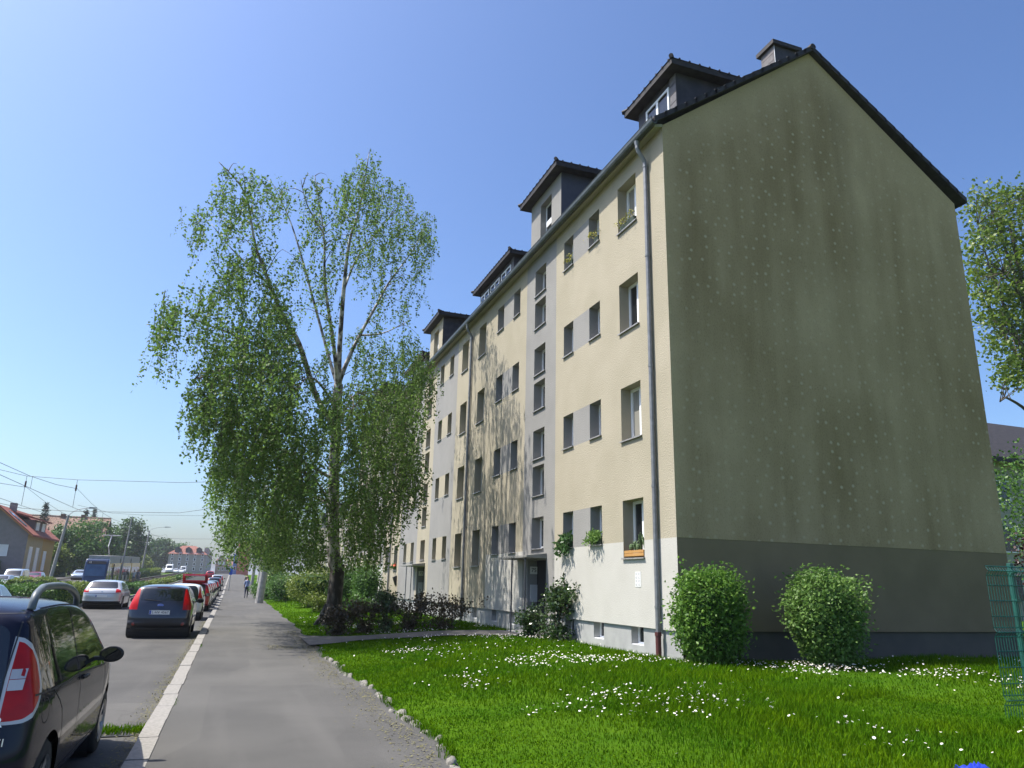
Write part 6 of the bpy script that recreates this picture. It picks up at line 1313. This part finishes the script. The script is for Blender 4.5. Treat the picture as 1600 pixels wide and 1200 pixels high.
# 1: grey gabled house with red roof
hx1=-24.6; c0=atx(45,832,hx1); hy=float(c0[1]); z0=gz(hy); ze=float(c0[2]); Lh=15.5; Wh=7.4; rz=ze+3.0; hx0=hx1-Wh; hm_=(hx0+hx1)/2
ht=thing('gabled_house','grey gabled house with red tiled roof and dark dormer at far left','house',(hm_,hy,z0))
b=MB(); b.mi=0; b.quad((hx0,hy,z0-1),(hx1,hy,z0-1),(hx1,hy,ze),(hm_,hy,rz),(hx0,hy,ze)); b.mi=1; b.quad((hx1,hy,z0-1),(hx1,hy+Lh*.55,z0-1),(hx1,hy+Lh*.55,ze),(hx1,hy,ze)); b.mi=2; b.quad((hx1,hy+Lh*.55,z0-1),(hx1,hy+Lh,z0-1),(hx1,hy+Lh,ze),(hx1,hy+Lh*.55,ze)); b.mi=0; b.quad((hx1,hy+Lh,z0-1),(hx0,hy+Lh,z0-1),(hx0,hy+Lh,ze),(hm_,hy+Lh,rz),(hx1,hy+Lh,ze)); b.quad((hx0,hy+Lh,z0-1),(hx0,hy,z0-1),(hx0,hy,ze),(hx0,hy+Lh,ze)); b.build('wall',[wl_grey,wl_cream,wl_yel],ht,fix=False)
r=MB(); s_=(rz-ze)/(Wh/2); r.prism([(hx1+.6,ze-.6*s_),(hm_,rz),(hx0-.6,ze-.6*s_),(hx0-.6,ze-.6*s_+.25),(hm_,rz+.28),(hx1+.6,ze-.6*s_+.25)],1,hy-.5,hy+Lh+.4); ro=r.build('roof',mt_redtile,ht)
MB().prism([(hx1+.62,ze-.62*s_-.06),(hm_,rz-.06),(hx0-.62,ze-.62*s_-.06),(hx0-.62,ze-.62*s_+.12),(hm_,rz+.12),(hx1+.62,ze-.62*s_+.12)],1,hy-.56,hy-.5).build('verge_board',M('orange_wood',(.35,.16,.05),rough=.7),ht)
MB().box((hm_+.1,hy+4,rz-.5),(hm_+.8,hy+4.8,rz+.9)).build('chimney',wl_grey,ro); 
sp_=MB(); 
for (a,b_) in ((hy+.7,hy+2.0),): sp_.quad(*[(x,y,rz-(x-hm_)*s_+.36) for x,y in ((hm_+.8,a),(hm_+3.0,a),(hm_+3.0,b_),(hm_+.8,b_))])
sp_.build('roof_window',M('solar_glass',(.30,.36,.46),rough=.15,metal=.4),ro,fix=False)
dmr=MB(); dx0,dx1=hm_+.9,hx1-.4; dy0,dy1=hy+4.2,hy+10.5; dmr.box((dx0,dy0,ze-.2),(dx1,dy1,ze+1.85)); do_=dmr.build('dormer',M('dormer_brown_boards',(.10,.075,.07),(.15,.115,.105),scale=3,rough=.8,stretch=(6,6,.3)),ht); MB().prism([(dx0-.7,ze+2.75),(dx1+.6,ze+1.75),(dx1+.6,ze+1.95),(dx0-.7,ze+2.95)],1,dy0-.5,dy1+.5).build('dormer_roof',mt_redtile,do_)
for i in range(2): yy=dy0+.7+3.2*i; flat_window(do_,[(dx1+.01,yy,ze+.3),(dx1+.01,yy+1.5,ze+.3),(dx1+.01,yy+1.5,ze+1.6),(dx1+.01,yy,ze+1.6)],glass=mt_shut,n=(1,0,0))
flat_window(ht,[(hx1-3.0,hy-.01,z0+3.0),(hx1-1.9,hy-.01,z0+3.0),(hx1-1.9,hy-.01,z0+4.4),(hx1-3.0,hy-.01,z0+4.4)],glass=mt_shut)
for yy,zz_,hh in ((hy+1.6,z0+1.1,3.2),(hy+5.2,z0+1.1,3.2),(hy+9.6,z0+1.4,2.6)): flat_window(ht,[(hx1+.01,yy,zz_),(hx1+.01,yy+1.5,zz_),(hx1+.01,yy+1.5,zz_+hh),(hx1+.01,yy,zz_+hh)],glass=mt_shut,n=(1,0,0))
# 2: long brown tiled roof behind
q0=atx(41,808,-40); y2=float(q0[1])
p_l=aty(38,806,190); p_r=aty(150,813,190); zrid=float(p_l[2]); 
h2=thing('brown_roofed_house','big house with mottled brown tiled roof behind the grey gabled house','house',(float((p_l[0]+p_r[0])/2),190,gz(190))); xa,xb_=float(p_l[0])-1,float(p_r[0])+3; zr=zrid
ze2=zr-5.2; z02=gz(184); b=MB(); b.box((xa+.4,184.4,z02-1),(xb_-.4,195.6,ze2+.3)); b.build('wall',wl_cream,h2); r=MB(); r.prism([(183.6,ze2-.1),(190,zr),(196.4,ze2-.1),(196.4,ze2+.15),(190,zr+.25),(183.6,ze2+.15)],0,xa,xb_); r2_=r.build('roof',mt_browntile,h2); MB().tube([(xa,190,zr+.25),(xb_,190,zr+.25)],.2,6).build('ridge_tiles',mt_browntile,r2_)
for i,x in enumerate((xa+8,xb_-6)): MB().box((x,189.5,zr-.4),(x+.9,190.5,zr+.8)).build('chimney',M('brown_brick',(.13,.07,.05),(.17,.10,.07),scale=8,rough=.9),r2_)
for i in range(6):
    x=xa+3+i*(xb_-xa-6)/6; flat_window(h2,[(x,184.39,z02+2.2),(x+1.2,184.39,z02+2.2),(x+1.2,184.39,z02+3.8),(x,184.39,z02+3.8)])
# 3: pale block of flats far down the street
def flats(label,x0,x1,y0,y1,h,roofm,wallm,rh=5.,nfl=4,nw=5,name='apartment_block',fy=8,dormers=True):
    z=gz(y0); t=thing(name,label,'apartment block',((x0+x1)/2,y0,z)); MB().box((x0,y0,z-2),(x1,y1,z+h)).build('wall',wallm,t)
    k=MB(); i=2.2; e=.5; A=[(x0-e,y0-e,z+h),(x1+e,y0-e,z+h),(x1+e,y1+e,z+h),(x0-e,y1+e,z+h)]; xm=(x0+x1)/2; w=(x1-x0)/2; B_=[(xm-w*.35,y0+4,z+h+rh),(xm+w*.35,y0+4,z+h+rh),(xm+w*.35,y1-4,z+h+rh),(xm-w*.35,y1-4,z+h+rh)]
    k.v=A+B_; k.f=[(0,1,5,4),(1,2,6,5),(2,3,7,6),(3,0,4,7),(4,5,6,7),(3,2,1,0)]; k.m=[0]*6; ro_=k.build('roof',roofm,t)
    fl=h/nfl
    for f in range(nfl):
        for j in range(nw):
            x=x0+(x1-x0)*(j+.5)/nw; flat_window(t,[(x-.45,y0-.01,z+fl*f+1.0),(x+.45,y0-.01,z+fl*f+1.0),(x+.45,y0-.01,z+fl*f+2.3),(x-.45,y0-.01,z+fl*f+2.3)],w=.16)
        for j in range(fy):
            y=y0+(y1-y0)*(j+.5)/fy; flat_window(t,[(x1+.01,y-.7,z+fl*f+1.0),(x1+.01,y+.7,z+fl*f+1.0),(x1+.01,y+.7,z+fl*f+2.7),(x1+.01,y-.7,z+fl*f+2.7)],n=(1,0,0),w=.1)
    if dormers:
        for j in range(3):
            x=x0+(x1-x0)*(j+.75)/3.5; d=MB().box((x-1.0,y0+.3,z+h-.3),(x+1.0,y0+3.2,z+h+2.1)); d.prism([(x-1.2,z+h+2.1),(x+1.2,z+h+2.1),(x,z+h+2.9)],1,y0+.1,y0+3.6); dd=d.build('dormer',mt_slate,ro_)
        for j in range(5): y=y0+6+(y1-y0-10)*j/5; MB().box((x1-1.2,y,z+h),(x1+.3,y+3,z+h+rh*.9)).build('chimney',wallm,ro_)
    return t
a0=aty(296,880,330); a1=aty(321,880,330); zt_=float(aty(300,866,330)[2])-gz(330)
flats('pale four storey block of flats with red roof far down the street',float(a0[0])-8,float(a1[0]),330,420,zt_,M('dull_red_tile',(.25,.10,.075),(.30,.13,.10),scale=.6,rough=.9),wl_pale,rh=3.4)
a0=aty(337,880,560); a1=aty(354,880,560); g_=thing('brick_building','distant brown gabled building closing the view down the street','building',(float(a0[0]+a1[0])/2,560,gz(560))); zb_=gz(560); xl,xr=float(a0[0]),float(a1[0])+6; zt_=float(aty(348,868,560)[2]); ze_=float(aty(348,884,560)[2])
brick=M('far_brown_brick',(.24,.15,.11),(.19,.12,.09),scale=.5,rough=.95)
MB().box((xl,560,zb_-4),(xr,590,ze_)).build('wall',brick,g_); xm=float(aty(346,880,560)[0]); b=MB().prism([(xm-4,ze_),(xm+4,ze_),(xm+3,ze_+(zt_-ze_)*.5),(xm+1.6,zt_-.8),(xm,zt_),(xm-1.6,zt_-.8),(xm-3,ze_+(zt_-ze_)*.5)],1,559.6,565); go_=b.build('stepped_gable',brick,g_); MB().prism([(558.9,ze_),(575,ze_+(zt_-ze_)*.7),(591,ze_)],0,xl,xr).build('roof',M('far_brown_roof',(.20,.10,.07),rough=.95),g_)
for i in range(3):
    for j in range(4): x=xl+2+j*(xr-xl-4)/4; flat_window(g_,[(x,559.99,zb_+2+4*i),(x+1.3,559.99,zb_+2+4*i),(x+1.3,559.99,zb_+4.2+4*i),(x,559.99,zb_+4.2+4*i)],w=.12)
for dx in (-1.2,1.2): flat_window(go_,[(xm+dx-.8,559.58,ze_+.8),(xm+dx+.8,559.58,ze_+.8),(xm+dx+.8,559.58,ze_+2.6),(xm+dx-.8,559.58,ze_+2.6)],glass=mt_shut,w=.12)
# red and blue building end
r0=aty(364,880,300); r1=aty(376,880,300); zt_=float(aty(372,846,300)[2]); rb=thing('painted_building','tall building end painted blue and red far down the pavement side','building',(float(r0[0]),300,gz(300)))
xm=float(aty(370.5,880,300)[0]); MB().box((float(r0[0]),300,gz(300)-2),(xm,330,zt_-4.5)).build('blue_wall',M('painted_blue',(.06,.14,.42),(.10,.20,.48),scale=.4,rough=.8),rb); MB().box((xm,299,gz(300)-2),(float(r1[0])+3,330,zt_)).build('red_wall',M('painted_red',(.50,.13,.08),(.42,.10,.07),scale=.4,rough=.8),rb)
for i in range(5): flat_window(rb,[(float(r0[0])+.4,299.99,gz(300)+1.5+2.8*i),(xm-.3,299.99,gz(300)+1.5+2.8*i),(xm-.3,299.99,gz(300)+2.9+2.8*i),(float(r0[0])+.4,299.99,gz(300)+2.9+2.8*i)],w=.1)
# house behind the trees at right
h3=thing('neighbour_house','dark roofed neighbouring house behind the trees at right','house',(48,32,0)); b=MB().box((41.5,32,-.5),(58,44,9.6)); b.build('wall',wl_pale,h3); MB().prism([(31.2,9.4),(38,13.6),(44.8,9.4),(44.8,9.7),(38,13.9),(31.2,9.7)],0,41.0,58.5).build('roof',mt_tile,h3)
for i in range(4):
    for j in range(3): x=42.6+i*3.2; flat_window(h3,[(x,31.99,1.3+2.8*j),(x+1.3,31.99,1.3+2.8*j),(x+1.3,31.99,2.8+2.8*j),(x,31.99,2.8+2.8*j)])

# ------------------------------------------------------------------ thin summer haze over the whole place
hz=MB().box((-4150,-2950,-2.0),(4150,4150,34.)).build('haze',None,kind='stuff') if False else None
bm_=MB().box((-4300,-3100,-2.0),(4300,4300,34.)); hm=bm_.mesh('haze'); ho=bpy.data.objects.new('haze',hm); COL.objects.link(ho); ho['kind']='stuff'; tag(ho,'thin pale summer haze over the whole street','haze')
hmat=bpy.data.materials.new('haze_air'); hmat.use_nodes=True; hn=hmat.node_tree.nodes; hn.clear(); ou=hn.new('ShaderNodeOutputMaterial'); pv=hn.new('ShaderNodeVolumePrincipled'); pv.inputs['Color'].default_value=(.86,.91,1,1); pv.inputs['Density'].default_value=.00025; pv.inputs['Anisotropy'].default_value=.3
hmat.node_tree.links.new(pv.outputs[0],ou.inputs['Volume']); hm.materials.append(hmat)
